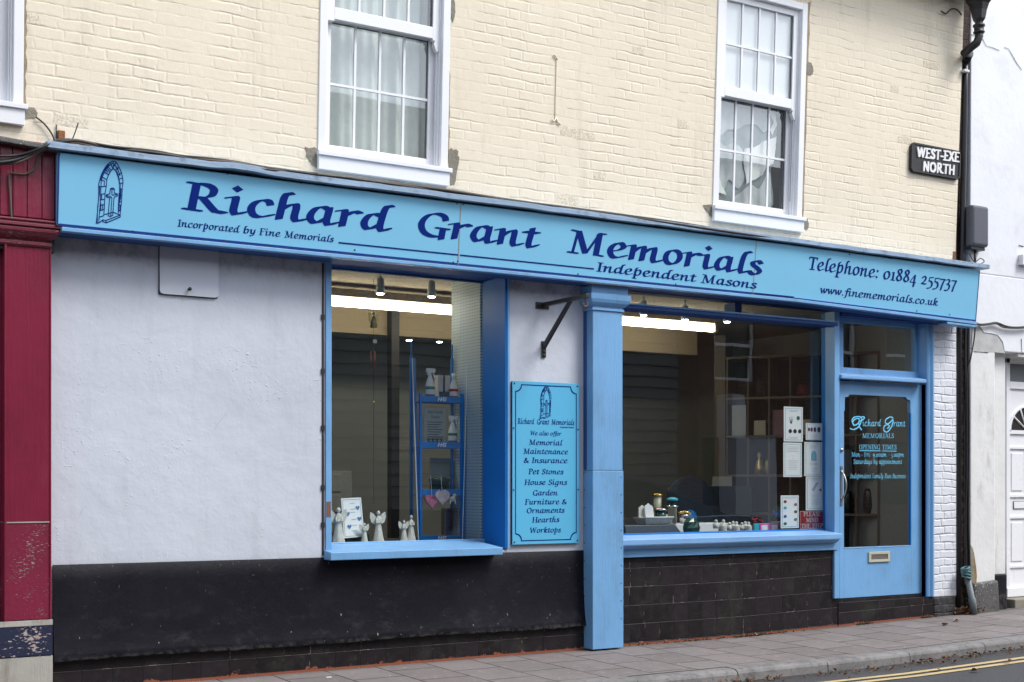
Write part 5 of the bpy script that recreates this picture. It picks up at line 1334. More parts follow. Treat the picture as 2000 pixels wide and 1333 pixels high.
for i, (lab, px0, px1, y, rr) in enumerate((('black cable nearest the white brick pier in the corner gap',1885,1889,-.02,.011),('black cable in the corner gap nearest the white house',1891,1893,-.035,.012),('thin loose black cable bulging out in the corner gap',1893,1886,-.05,.007))):
    pts = [P3(px0+1,634,y),P3(px0,700,y),P3((px0+px1)/2,850,y),P3(px1-2,1000,y),P3(px1,1080,y),P3(px1+3,1165,y)]
    if i == 2: pts = [P3(1905,628,y),P3(1903,660,y),P3(1896,700,y),P3(1889,740,y),P3(1889,900,y),P3(1886,1020,y),P3(1888,1150,y)]
    cable(lab, pts, rr, 'cable', 'cables down the corner gap')
cable('black cable beside the downpipe above the sign', [U(1889,116,.03),U(1887,200,.04),U(1886,350,.04),U(1882,515,.0)], .014, 'cable')
cable('black cables crossing the white wall right of the sign end', [P3(a,b,-.05) for a, b in ((1900,628),(1912,634),(1930,633),(1946,631),(1965,638),(1985,640),(2010,638))], .011, 'cable')
cable('thin cable looping just below the crossing cable on the white wall', [P3(a,b,-.06) for a, b in ((1902,632),(1915,636),(1930,635),(1946,633),(1960,640),(1985,642),(2010,640))], .006, 'cable')
cable('thin cable looping under the eaves near the hopper', [U(a,b,-.03) for a, b in ((1838,22),(1848,27),(1858,18),(1870,20),(1878,30))], .007, 'cable')
cable('frayed wires above the right end of the sign', [P3(a,b,-.07) for a, b in ((1893,495),(1903,512),(1915,505),(1922,512),(1905,518),(1893,510))], .005, 'cable')
rx, rz = up(119, 264); rb = thing('rusty_bracket', (rx,0,rz), 'small rusty orange metal bracket on the cream wall above the cable bundle', 'bracket')
mb = MB(); mb.box(rx-.022, rx+.022, -.03, -.001, rz-.035, rz+.025); mb.build('plate', M['rust'], rb, bevel=.004)
mb = MB(); mb.tube([(rx-.03,-.02,rz-.03),(rx-.03,-.02,rz+.06)], .004, 6); mb.build('pin', M['iron'], rb)
# galvanised duct at the foot of the corner
a0 = P3(1888,1118,-.09); a1 = P3(1904,1200,-.13)
du = thing('cable_duct', (a1[0],a1[1],0), 'leaning grey metal cable duct bound with teal tape at the foot of the corner', 'duct')
mb = MB(); mb.tube([a0, Vector(a0).lerp(Vector(a1),.62), Vector(a0).lerp(Vector(a1),.64), a1], [.028,.031,.038,.028], 14); mb.build('duct', M['duct'], du)
mb = MB()
for k in range(5):
    c = Vector(a0)+Vector((-.03+.01*k*.4, -.01, .04-.022*k+.0))
    ring = [(c.x+.040*math.cos(a), c.y+.036*math.sin(a), c.z+.012*math.cos(a+k)) for a in np.linspace(0, 6.283, 14)]
    mb.tube(ring, .012, 6, cap=False)
mb.build('tape', M['teal'], du)
# ================================================================== LITTER, LEAVES, MOSS
def leaf(mb, x, y, z, s, rnd):
    a = rnd.uniform(0, 6.28); n = 7; vs = [(x, y, z+.004+s*.12)]
    for k in range(n):
        an = a+2*math.pi*k/n; r_ = s*(rnd.uniform(.35,1.0)); vs.append((x+r_*math.cos(an), y+r_*math.sin(an)*.7, z+rnd.uniform(.001,.02+s*.3)))
    mb.add(vs, [(0, 1+k, 1+(k+1) % n) for k in range(n)])
rnd = random.Random(31)
for i, (px, py, y, m_, lab) in enumerate(((1438,1244,-.04,'leafpale','pale dead leaf against the foot of the tiled stall riser'),(1480,1240,-.03,'leafpale','brown dead leaf near the weeds below the big display window'),
        (1868,1237,-.38,'leafpale','orange leaf lying on the paving flags'),(1845,1242,-.52,'leafpale','flat yellow leaf nearer the kerb'),(1905,1310,-2.1,'leaf','brown leaf in the road beyond the yellow lines'),
        (1970,1297,-1.95,'leaf','brown leaf lying across the yellow lines'),(1834,1309,-1.9,'leaf','dark leaf beside the outer yellow line'))):
    yy = y; x = FX(px, yy)
    z = ground(x)+(-.018*abs(yy)/1.28 if yy > -1.3 else -.10)
    # walk the ray to the ground
    mb = MB(); leaf(mb, x, yy, z, .05, rnd); tag(mb.build('fallen_leaf', M[m_], base=(x,yy,z)), lab, 'leaf', 'fallen leaves')
mb = MB(); mb2 = MB()
for k in range(55):
    x = 10.62+abs(rnd.gauss(0,.13))+rnd.uniform(0,.15); y = -.02-abs(rnd.gauss(0,.05)); leaf(mb if k % 2 else mb2, x, y, ground(x)+rnd.uniform(0,.05), rnd.uniform(.03,.06), rnd)
o = mb.build('leaf_litter', M['leaf'], base=(10.8,0,0)); tag(o, 'drift of brown dead leaves in the corner between the buildings', 'leaves', kind='stuff')
o = mb2.build('leaf_litter', M['leafpale'], base=(10.8,0,0)); tag(o, 'pale dead leaves mixed into the drift at the corner', 'leaves', kind='stuff')
mb = MB()
for k in range(420):
    x = rnd.uniform(5.5, 15); y = -1.44-abs(rnd.gauss(0,.11)); leaf(mb, x, y, ground(x)-.102, rnd.uniform(.008,.035), rnd)
tag(mb.build('gutter_litter', M['leaf'], base=(9,-1.5,-.1)), 'scraps of leaf and grit lying along the gutter', 'litter', kind='stuff')
mb = MB()
for k in range(260):
    x = rnd.choice((rnd.gauss(8.0,.12), rnd.gauss(10.22,.05), rnd.uniform(6.3,8.6), rnd.gauss(9.35,.06))); y = rnd.uniform(-.04,-.005); s = rnd.uniform(.006,.014)
    mb.add([(x-s,y,ground(x)),(x+s,y,ground(x)),(x+rnd.uniform(-s,s),y-s*.6,ground(x)+s*rnd.uniform(1,2.2))], [(0,1,2)])
tag(mb.build('moss', M['moss'], base=(8,0,0)), 'little tufts of moss and weed along the foot of the wall', 'moss', kind='stuff')
mb = MB(); mb.box(FX(640,-.3)-.02, FX(640,-.3)+.02, -.33, -.31, -.003, .001); tag(mb.build('paper_scrap', M['signwhite'], base=P3(640,1315,-.3)), 'tiny scrap of pale paper on the pavement below the small display window', 'paper scrap')
# ================================================================== LAMPS INSIDE THE SHOP
def tube_lamp(x0, x1, y, z, label):
    t = thing('tube_light', ((x0+x1)/2, y, z), label, 'tube light', 'ceiling tube lights')
    mb = MB(); mb.tube([(x0,y,z),(x1,y,z)], .036, 12); mb.build('tube', M['tube'], t)
    mb = MB(); mb.box(x0-.04, x1+.04, y-.05, y+.06, z+.045, z+.11); mb.build('batten', M['inceil'], t, bevel=.004)
    mb = MB(); mb.box(x1, x1+.045, y-.045, y+.045, z-.045, z+.07); mb.box(x0-.045, x0, y-.045, y+.045, z-.045, z+.07); mb.build('end_cap', M['tubecap'], t, bevel=.01)
tube_lamp(3.9, 6.2, 1.4, 2.875, 'glowing warm tube light seen through the small display window')
tube_lamp(6.55, FX(1391,1.4), 1.4, 2.90, 'glowing warm tube light seen through the big display window')
def spot(px, py, y, label, big=False):
    x, _, z = P3(px, py, y)
    t = thing('spotlight', (x,y,z), label, 'spotlight', 'small ceiling spotlights')
    mb = MB(); mb.lathe([(.020,.13),(.028,.12),(.036,.02),(.038,0)], (x,y,z), 12); mb.tube([(x,y,z+.12),(x,y,3.02)], .008, 6); mb.build('spot_body', M['spotbody'], t)
    mb = MB(); mb.lathe([(.001,-.010),(.022,-.008),(.032,.003),(.034,.012)], (x,y,z), 12); mb.build('lamp', M['bulb'], t)
spot(743, 574, .75, 'left of the two bright spotlights in the small display window')
spot(843, 580, .75, 'right of the two bright spotlights in the small display window')
spot(1257, 616, .6, 'leftmost of the three spotlights at the top of the big display window')
spot(1338, 625, .6, 'middle of the three spotlights at the top of the big display window')
spot(1420, 629, .6, 'rightmost of the three spotlights at the top of the big display window')
spot(799, 665, 3.0, 'small spotlight far back in the shop left of the rack')
spot(858, 668, 3.0, 'small spotlight far back in the shop behind the rack')

# ================================================================== SMALL DISPLAY WINDOW
FZ1 = .898
y = .62
rx0, rx1 = FX(820,y), FX(905,y)
rk = thing('display_rack', (rx0,y,FZ1), 'tall blue metal shelf rack of cleaning products standing in the small display window', 'display rack')
zs_ = [FZ(862,p,y) for p in (785,874,966,1056)]
mb = MB()
for x in (rx0, rx1-.022):
    mb.box(x, x+.022, y, y+.022, FZ1, FZ(862,768,y)); mb.box(x, x+.022, y+.16, y+.182, FZ1, FZ(862,700,y+.16))
    mb.box(x+.004, x+.016, y+.16, y+.172, FZ(862,700,y+.16), FZ(862,672,y+.16))
mb.build('upright', M['rack'], rk, bevel=.002)
for z in zs_:
    mb = MB(); mb.box(rx0+.022, rx1-.022, y, y+.16, z-.008, z); mb.box(rx0+.022, rx1-.022, y-.004, y+.004, z-.008, z+.042)
    sh = mb.build('shelf', M['rack'], rk, bevel=.002)
    lt = MB(); cx = (rx0+rx1)/2; s_ = .0095
    for L, off in (('H', -.036), ('G', .004)):
        if L == 'H': pts = [[(off,0),(off+.008,.028)],[(off+.024,0),(off+.032,.028)],[(off+.004,.014),(off+.028,.014)]]
        else: pts = [[(off+.034,.024),(off+.014,.028),(off+.003,.014),(off+.008,.001),(off+.024,.001),(off+.029,.013),(off+.018,.013)]]
        strokes(lt, [[(cx+a, z+.006+b) for a, b in p_] for p_ in pts], .0085, y-.0055, .006)
    lt.build('lettering', M['signwhite'], sh)
def side_banner(pxs, label):
    t = thing('display_board', (FX(pxs[0][0],y),y,FZ1), label, 'display board', 'boards beside the rack')
    p = [P3(a,b,yy) for a, b, yy in pxs]
    mb = MB(); q = [(v[0]+.006, v[1], v[2]) for v in p]; mb.hexa([p[0],q[0],q[1],p[1],p[3],q[3],q[2],p[2]]); mb.build('board', M['rack'], t)
    mb = MB(); mb.tube([p[0],p[3]], .004, 5); mb.tube([p[1],p[2]], .004, 5); mb.build('board_edge', M['white'], t)
side_banner([(817,1056,.56),(822,1056,.80),(810,700,.80),(805,700,.56)], 'tall narrow blue board leaning against the left side of the rack')
side_banner([(903,1056,.58),(908,1056,.80),(917,702,.80),(913,702,.58)], 'tall blue board leaning at the right side of the rack by the pegboard')
def spray(px, z, yy, h, label, trigger=True, lab='greenlab', name='spray_bottle'):
    x = FX(px, yy); t = thing(name, (x,yy,z), label, 'bottle', 'bottles of cleaner on the rack')
    r = h*.145
    mb = MB(); mb.lathe([(r,0),(r*1.03,.02*h),(r,.48*h),(r*.82,.58*h),(r*.40,.74*h),(r*.34,.80*h)], (x,yy,z), 16, 1, .65); mb.build('body', M['white'], t)
    mb = MB(); mb.lathe([(r*1.045,.37*h),(r*1.045,.45*h)], (x,yy,z), 16, 1, .66); mb.build('label_band', M[lab], t)
    mb = MB(); mb.lathe([(r*1.045,.10*h),(r*1.045,.22*h)], (x,yy,z), 16, 1, .66); mb.build('label_band', M['darklab'], t)
    mb = MB()
    if trigger:
        mb.box(x-r*.8, x+r*1.1, yy-.012, yy+.012, z+.86*h, z+.98*h); mb.tube([(x-r*.2,yy,z+.79*h),(x-r*.2,yy,z+.88*h)], r*.45, 10); mb.tube([(x+r*.7,yy,z+.88*h),(x+r*1.0,yy,z+.72*h)], .006, 6)
        mb.build('trigger', M['white'], t, bevel=.006)
    else:
        mb.lathe([(r*.42,.78*h),(r*.42,.94*h),(r*.3,.96*h)], (x,yy,z), 12); mb.build('cap', M['white'], t)
spray(840, zs_[0], y+.09, .28, 'white trigger spray bottle with green label on the top shelf of the rack')
spray(886, zs_[0], y+.09, .255, 'white capped bottle with red label at the right of the top shelf', False, 'redlab', 'cleaner_bottle')
spray(884, zs_[1], y+.09, .27, 'white trigger spray bottle on the second shelf beside the price list')
for px, lab in ((860,'left white carton between the two bottles on the top shelf'),(870,'right white carton standing behind the capped bottle')):
    x = FX(px,y+.13); t = thing('carton', (x,y+.13,zs_[0]), lab, 'box', 'white cartons on the rack')
    mb = MB(); mb.box(x-.034, x+.034, y+.11, y+.17, zs_[0], zs_[0]+.225); mb.build('carton_body', M['carton'], t, bevel=.002)
    mb = MB(); mb.box(x-.022, x+.024, y+.108, y+.1095, zs_[0]+.04, zs_[0]+.09); mb.build('print', M['darklab'], t)
xa, xb = FX(829,y+.06), FX(871,y+.06); z0 = zs_[1]+.004; z1 = FZ(850,797,y+.06)
t = thing('price_list', (xa,y+.06,z0), 'grey printed list of stone and marble cleaners on the second shelf of the rack', 'leaflet')
mb = MB(); mb.box(xa, xb, y+.06, y+.064, z0, z1); mb.build('sheet', M['papergrey'], t)
lt = MB(); text(lt, 'Stone & Marble', xa+.03, xb-.03, z1-.045, z1-.045, .016, y+.0585, CALL); text(lt, 'Cleaners', xa+.06, xb-.06, z1-.085, z1-.085, .016, y+.0585, CALL)
for k in range(10):
    zz = z1-.12-k*.02; lt.quad((xa+.025,y+.0585,zz),(xb-.03-(k%3)*.02,y+.0585,zz),(xb-.03-(k%3)*.02,y+.0585,zz+.006),(xa+.025,y+.0585,zz+.006))
for k in range(4):
    x = xa+.03+k*.04; lt.box(x, x+.014, y+.0580, y+.0595, z0+.02, z0+.07)
lt.build('print', M['darklab'], t)
# urn pot and hearts
x, z = FX(858,y+.12), zs_[2]+.0
t = thing('green_urn', (x,y+.12,z), 'dark green drum-shaped pot on the third shelf of the rack', 'pot')
mb = MB(); mb.lathe([(.075,0),(.080,.01),(.078,.10),(.086,.105),(.086,.125),(.05,.14),(.02,.145)], (x,y+.12,z), 24); mb.build('pot', M['green'], t)
mb = MB(); xx = FX(866,y+.2); mb.box(FX(840,y+.2), FX(888,y+.2), y+.2, y+.205, zs_[2], zs_[2]+.30); o = mb.build('photo_card', M['papergrey'], base=(xx,y+.2,zs_[2])); tag(o, 'grey card standing behind the dark green pot on the rack', 'card')
mb = MB(); mb.box(FX(868,y+.14), FX(893,y+.14), y+.12, y+.20, zs_[3]+.0, zs_[3]+.26); o = mb.build('glass_box', M['silver'], base=(FX(880,y+.14),y+.14,zs_[3]), bevel=.004); tag(o, 'tall silvery box on the bottom shelf of the rack', 'box')
def heart(px, py, yy, w, mat, label, px2, py2):
    x, _, z = P3(px, py, yy); t = thing('heart_ornament', (x,yy,z), label, 'ornament', 'hanging heart ornaments')
    pts = []
    for k in range(40):
        a = 2*math.pi*k/40; hx = 16*math.sin(a)**3; hz = 13*math.cos(a)-5*math.cos(2*a)-2*math.cos(3*a)-math.cos(4*a)
        pts.append((x+hx/32*w, z+hz/32*w))
    mb = MB(); mb.plate(pts[::-1], yy-.008, yy+.008); mb.build('heart', M[mat], t, bevel=.004)
    mb = MB(); mb.tube([(x,yy,z+.2*w),P3(px2,py2,yy)], .0018, 4); mb.build('string', M['white'], t)
heart(843.5, 978, y-.03, .125, 'hpink', 'pink heart hanging lower and left on the rack', 841, 928)
heart(864, 971, y-.04, .13, 'hwhite', 'white and pink heart hanging just right of the pink one', 861, 928)
x, _, z = P3(884, 975, y-.035); t = thing('dog_ornament', (x,y-.035,z), 'small white dog ornament hanging right of the hearts', 'ornament')
mb = MB(); mb.ball((x,y-.035,z), .030, .014, .022); mb.ball((x+.018,y-.035,z+.028), .018, .012, .016); 
for dx in (-.018,.020): mb.tube([(x+dx,y-.035,z-.01),(x+dx*1.3,y-.035,z-.042)], .007, 6)
mb.build('dog', M['plaster'], t)

def angel(px, z, yy, h, label, mat='plaster', wing=True, lean_=0):
    x = FX(px, yy); t = thing('angel_figurine', (x,yy,z), label, 'figurine', 'angel figurines on the window floor')
    mb = MB()
    prof = [(.20*h,0),(.19*h,.05*h),(.15*h,.2*h),(.11*h,.42*h),(.075*h,.58*h),(.095*h,.68*h),(.085*h,.76*h),(.035*h,.81*h),(.03*h,.83*h)]
    n = 20; vs = []
    for i, (r_, zz) in enumerate(prof):
        for k in range(n):
            a = 2*math.pi*k/n; rr = r_*(1+(.10*math.sin(a*6+i*.3) if i < 5 else 0))
            vs.append((x+rr*math.cos(a)+lean_*zz, yy+rr*math.sin(a)*.75, z+zz))
    fs = [(i*n+k,i*n+(k+1)%n,(i+1)*n+(k+1)%n,(i+1)*n+k) for i in range(len(prof)-1) for k in range(n)]
    mb.smooth = True; mb.add(vs, fs); mb.smooth = False
    mb.ball((x+lean_*.9*h,yy,z+.90*h), .062*h, .06*h, .078*h)
    for s in (-1, 1): mb.tube([(x+s*.08*h,yy-.01,z+.72*h),(x+s*.10*h,yy-.05*h,z+.58*h),(x+s*.01*h,yy-.11*h,z+.62*h)], [.03*h,.026*h,.02*h], 8)
    mb.build('body', M[mat], t)
    if wing:
        for s in (-1, 1):
            wp = [(.02,.60),(.10,.55),(.22,.62),(.27,.78),(.25,.92),(.17,.88),(.08,.78)]
            m = MB(); pp = [(x+s*a*h, z+b*h) for a, b in wp]; m.plate(pp if s < 0 else pp[::-1], yy+.03*h, yy+.055*h); m.build('wing', M[mat], t, bevel=.003)
angel(661, FZ1, .44, .275, 'tallest white angel figurine at the far left of the small display window, hands raised')
angel(712, FZ1, .43, .150, 'small crouching white angel in front of the leaflet board', wing=True)
angel(739, FZ1, .47, .245, 'white angel figurine with open wings standing right of the leaflet board')
angel(789, FZ1, .47, .165, 'small pale angel left of the taller one near the rack')
angel(803, FZ1, .49, .205, 'slim pale angel figurine standing just left of the rack', wing=False)
# leaflet board
p = [P3(672,1052,.46), P3(712,1048,.46), P3(705,972,.56), P3(666,974,.56)]
t = thing('leaflet_board', (p[0][0],p[0][1],FZ1), 'tilted white leaflet with four blue heart pictures on a green block', 'leaflet')
mb = MB(); mb.hexa([p[0],p[1],(p[1][0],p[1][1]+.006,p[1][2]),(p[0][0],p[0][1]+.006,p[0][2]),p[3],p[2],(p[2][0],p[2][1]+.006,p[2][2]),(p[3][0],p[3][1]+.006,p[3][2])]); mb.build('sheet', M['paper'], t)
def onb(u, v, o=-.003):
    a = Vector(p[0]).lerp(Vector(p[1]), u); b = Vector(p[3]).lerp(Vector(p[2]), u); c = a.lerp(b, v); return (c.x, c.y+o, c.z)
mb = MB()
for u, v in ((.78,.74),(.27,.60),(.82,.46),(.30,.28)):
    pts = []
    for k in range(20):
        a = 2*math.pi*k/20; hx = 16*math.sin(a)**3; hz = 13*math.cos(a)-5*math.cos(2*a)-2*math.cos(3*a)-math.cos(4*a)
        pts.append(onb(u+hx/16*.105, v+hz/16*.065))
    mb.add(pts, [tuple(range(20))])
mb.build('heart_pictures', M['bluedisc'], t)
mb = MB()
for a, b, c_, d_ in ((.06,.94,.955,.965),(.06,.94,.035,.045)): mb.quad(onb(a,c_),onb(b,c_),onb(b,d_),onb(a,d_))
for a, b, c_, d_ in ((.05,.07,.035,.965),(.93,.95,.035,.965)): mb.quad(onb(a,c_),onb(b,c_),onb(b,d_),onb(a,d_))
for v in (.86,.71,.63,.45,.30,.16): mb.quad(onb(.42,v),onb(.66,v),onb(.66,v+.012),onb(.42,v+.012))
mb.build('print', M['papertext'], t)
mb = MB(); mb.box(FX(676,.5), FX(722,.5), .50, .60, FZ1, FZ1+.06); mb.build('block', M['green'], t, bevel=.004)
# hanging angel chime
x, yy = FX(730,.5), .5
t = thing('angel_wind_chime', (x,yy,FZ(730,545,yy)), 'brass angel wind chime with copper tubes hanging in the small display window', 'wind chime')
mb = MB(); mb.tube([(x,yy,FZ(728,545,yy)),(x,yy,FZ(728,985,yy))], .0018, 4); mb.build('thread', M['screw'], t)
z = FZ(730,640,yy); mb = MB(); mb.ball((x,yy,z+.11), .014); mb.lathe([(.030,0),(.022,.05),(.012,.09)], (x,yy,z), 12)
for s in (-1, 1): q = [(x,z+.06),(x+s*.05,z+.13),(x+s*.045,z+.08),(x+s*.030,z+.03)]; mb.plate(q if s < 0 else q[::-1], yy-.003, yy+.003)
mb.build('angel', M['brass'], t)
mb = MB(); z = FZ(730,668,yy); mb.box(x-.006, x+.026, yy-.002, yy+.002, z-.01, z+.018); mb.build('price_tag', M['paper'], t)
z0, z1 = FZ(729,722,yy), FZ(729,686,yy)
for dx in (-.018, 0, .018): mb = MB(); mb.tube([(x+dx,yy+(.01 if dx else -.008),z0),(x+dx,yy+(.01 if dx else -.008),z1)], .005, 8); mb.build('chime_tube', M['copper'], t)
mb = MB(); mb.ball((x,yy,FZ(728,786,yy)), .010); mb.build('bead', M['gold'], t)
# chest of drawers in the back
x, yy = FX(648,2.9), 2.9; z1 = FZ(665,920,yy)
t = thing('chest_of_drawers', (x,yy,.02), 'grey-white chest of drawers at the back of the shop on the left', 'drawers')
mb = MB(); mb.box(x-.4, FX(687,yy), yy, yy+.5, .02, z1); mb.build('carcass', M['papergrey'], t, bevel=.004)
for k in range(3): mb = MB(); mb.box(x-.38, FX(665,yy), yy-.015, yy-.001, z1-.20-.2*k, z1-.03-.2*k); mb.build('drawer', M['papergrey'], t, bevel=.004)

# ================================================================== BIG DISPLAY WINDOW
FZ2 = .906
def put(name, label, cat, px, yy, group=None, z=FZ2):
    x = FX(px, yy); return x, yy, z, thing(name, (x,yy,z), label, cat, group)
# low dark stand, white basket with little plaques
x0, x1, yy = FX(1221,.30), FX(1316,.30), .30
mb = MB(); mb.hexa([(x0-.05,.22,FZ2),(x1+.03,.22,FZ2),(x1+.03,.5,FZ2),(x0-.05,.5,FZ2),(x0-.05,.24,FZ2+.085),(x1-.03,.24,FZ2+.085),(x1-.03,.5,FZ2+.085),(x0-.05,.5,FZ2+.085)])
o = mb.build('polished_stand', M['granite'], base=(x0,.3,FZ2), bevel=.006); tag(o, 'low dark polished stone stand at the left of the big display window', 'stand')
mb = MB(); mb.box(FX(1296,.52), FX(1420,.55), .52, .8, FZ2, FZ2+.075); o = mb.build('white_stand', M['paper'], base=(FX(1350,.6),.6,FZ2), bevel=.004); tag(o, 'low white box carrying the vases in the big display window', 'stand')
bx0, bx1 = FX(1250,.34), FX(1306,.34); zb = FZ2+.086
t = thing('memorial_basket', ((bx0+bx1)/2,.34,zb), 'white lattice basket tray on the dark stand', 'basket')
mb = MB(); mb.hexa([(bx0+.03,.30,zb),(bx1-.02,.30,zb),(bx1-.02,.42,zb),(bx0+.03,.42,zb),(bx0,.27,zb+.062),(bx1,.27,zb+.062),(bx1,.45,zb+.062),(bx0,.45,zb+.062)]); mb.build('tray', M['plaster'], t, bevel=.004)
mb = MB()
for k in range(12): a = bx0+.02+(bx1-bx0-.04)*k/11; mb.tube([(a,.268,zb+.05),(a+.008,.285,zb+.015)], .003, 5)
mb.tube([(bx0,.268,zb+.062),(bx1,.268,zb+.062)], .006, 6); mb.build('lattice', M['signwhite'], t)
def plaque(px, w, h, yy, z, label, mat='plaster', rot=0):
    x = FX(px, yy); t = thing('small_plaque', (x,yy,z), label, 'plaque', 'little white plaques in the basket')
    pts = [(-w/2,0),(w/2,0),(w/2,h*.72),(w*.36,h*.86),(w*.18,h*.90),(0,h),(-w*.18,h*.90),(-w*.36,h*.86),(-w/2,h*.72)]
    mb = MB(); mb.plate([(x+a+rot*b, z+b) for a, b in pts], yy, yy+.012); mb.build('plaque', M[mat], t, bevel=.003)
plaque(1255, .075, .115, .36, zb+.05, 'left white carved plaque in the basket')
plaque(1270, .085, .135, .33, zb+.045, 'bright white arched plaque leaning at the front of the basket', 'signwhite', -.14)
def vase(name, label, px, yy, z, prof, mat, lid, lprof):
    x = FX(px, yy); t = thing(name, (x,yy,z), label, 'vase', 'memorial vases in the big display window')
    mb = MB(); mb.lathe(prof, (x,yy,z), 24); mb.build('body', M[mat], t)
    mb = MB(); mb.lathe(lprof, (x,yy,z), 24); mb.build('rim', M[lid], t)
    return t
Zw = FZ2+.076
vase('cream_vase','tall cream vase with gold pierced lid behind the green one',1284,.66,Zw,[(.036,0),(.036,.25)],'ivory','gold',[(.036,.25),(.052,.258),(.050,.268),(.02,.275)])
vase('green_vase','short dark green vase with silver lid on the white box',1290,.54,Zw,[(.050,0),(.050,.12)],'green','silver',[(.05,.12),(.066,.125),(.064,.138),(.02,.148)])
vase('brass_vase','tall dull brass vase with turquoise glass cap',1313,.56,Zw,[(.040,0),(.040,.150),(.042,.152)],'ivory','silver',[(.042,.150),(.058,.156),(.056,.166),(.030,.170),(.030,.205)])
x = FX(1313,.56); mb = MB(); mb.lathe([(.030,.205),(.050,.210),(.056,.222),(.040,.236),(.012,.242)], (x,.56,Zw), 20); o = mb.build('turquoise_cap', M['tealcap'], base=(x,.56,Zw+.205)); tag(o, 'turquoise glass flower cap on top of the dull brass vase', 'cap')
vase('silver_pot','small silver bowl pot with gold lid right of the brass vase',1336,.62,Zw,[(.032,0),(.046,.05),(.050,.095)],'silver','gold',[(.05,.095),(.064,.100),(.062,.110),(.02,.118)])
x, yy = FX(1349,.75), .75; mb = MB(); mb.tube([(x,yy,FZ2+.12),(x,yy+.012,FZ2+.12)], .075, 28); o = mb.build('blue_plate', M['bluedisc'], base=(x,yy,FZ2)); tag(o, 'round deep blue plate standing behind the silver pot', 'plate')
x, yy = FX(1303,.50), .50; mb = MB(); mb.box(x-.03, x+.008, yy, yy+.03, Zw, Zw+.09); o = mb.build('small_carton', M['carton'], base=(x,yy,Zw)); tag(o, 'narrow white carton between the green and brass vases', 'box')
# faceted green glass
x, yy = FX(1350,.34), .34; rnd = random.Random(2); vs = []; n = 9
for i, (r_, zz) in enumerate(((.078,0),(.092,.05),(.074,.10),(.040,.135))):
    for k in range(n): a = 2*math.pi*(k+.35*i)/n; vs.append((x+r_*math.cos(a)*rnd.uniform(.94,1.05), yy+.6*r_*math.sin(a), FZ2+zz+rnd.uniform(-.004,.004)*(i>0)))
mb = MB(); mb.add(vs, [(i*n+k,i*n+(k+1)%n,(i+1)*n+(k+1)%n) for i in range(3) for k in range(n)]+[(i*n+k,(i+1)*n+(k+1)%n,(i+1)*n+k) for i in range(3) for k in range(n)]+[tuple(range(3*n,4*n))])
o = mb.build('green_glass_ornament', M['green'], base=(x,yy,FZ2)); tag(o, 'dark green faceted glass ornament in front of the vases', 'ornament')
x, yy = FX(1372,.55), .55; mb = MB(); mb.box(x-.03, x+.045, yy, yy+.08, FZ2, FZ2+.085)
for k in range(5): mb.box(x-.025+k*.014, x-.019+k*.014, yy-.004, yy, FZ2+.02, FZ2+.075)
o = mb.build('grey_carved_block', M['papergrey'], base=(x,yy,FZ2), bevel=.003); tag(o, 'grey ribbed carved block right of the green glass ornament', 'ornament')
# cherub pots
def cherub(px, yy, s, label, n):
    x, y_, z, t = put('cherub_pot', label, 'figurine', px, yy, 'white cherub pots')
    mb = MB(); mb.lathe([(.030*s,0),(.034*s,.01*s),(.030*s,.05*s),(.031*s,.056*s)], (x+.012,yy-.01,z), 18); mb.build('pot', M['plaster'], t)
    rnd = random.Random(n); mb = MB()
    for k in range(n):
        cx = x-.035*s+.075*s*k/max(1,n-1)-.01; cz = z+.055*s+rnd.uniform(0,.025*s)
        mb.lathe([(.020*s,-.045*s),(.022*s,-.02*s),(.014*s,.0)], (cx,yy+.012,cz), 10); mb.ball((cx,yy+.008,cz+.012*s), .013*s)
        for q in (-1,1): mb.ball((cx+q*.018*s,yy+.014,cz-.01*s), .009*s, .005, .016*s, 8, 5)
    mb.build('cherubs', M['plaster'], t)
cherub(1408, .26, 1.15, 'leftmost white cherub pot by the front of the glass', 2)
cherub(1434, .26, 1.10, 'middle white pot with three cherub heads', 3)
cherub(1458, .26, 1.05, 'rightmost cluster of white cherubs beside the pink card', 3)
# pink framed card and heart
x0, x1, yy = FX(1474,.24), FX(1520,.24), .24
t = thing('pink_card', (x0,yy,FZ2), 'small blue and pink double picture card lying at the front of the big display window', 'card')
mb = MB(); mb.box(x0, x1, yy, yy+.02, FZ2, FZ2+.078); mb.build('card', M['tealcap'], t, bevel=.002)
w_ = x1-x0
for a, b in ((.20,.58),(.64,.99)):
    mb = MB(); A, B = x0+w_*a, x0+w_*b; mb.box(A, B, yy-.006, yy-.001, FZ2+.002, FZ2+.076); mb.build('frame', M['pink'], t); mb = MB(); mb.box(A+.018, B-.016, yy-.008, yy-.006, FZ2+.016, FZ2+.060); mb.build('picture', M['paper'], t)
x, yy = FX(1478,.36), .36
t = thing('red_rose', (x,yy,FZ2+.08), 'red silk roses lying above the pink card', 'flower')
mb = MB(); rnd = random.Random(6)
for cx, cz, s in ((x-.02,FZ2+.105,.036),(x+.045,FZ2+.10,.026)):
    for k in range(14):
        a = rnd.uniform(0,6.28); r_ = s*rnd.uniform(.2,1); mb.ball((cx+r_*math.cos(a),yy+rnd.uniform(-.015,.015),cz+.6*r_*math.sin(a)), s*.42, s*.25, s*.22, 8, 5)
mb.build('petals', M['red'], t); mb = MB(); mb.box(x-.05,x+.05,yy-.03,yy+.03,FZ2,FZ2+.075); mb.build('base', M['granite'], t, bevel=.004)
x, yy = FX(1517,.42), .42
t = thing('blue_flower_posy', (x,yy,FZ2), 'posy of blue flowers with green leaves in a grey pot behind the flower chart', 'flowers')
mb = MB(); mb.lathe([(.045,0),(.055,.08),(.058,.085)], (x,yy,FZ2), 16); mb.build('pot', M['papergrey'], t)
mb = MB(); rnd = random.Random(16)
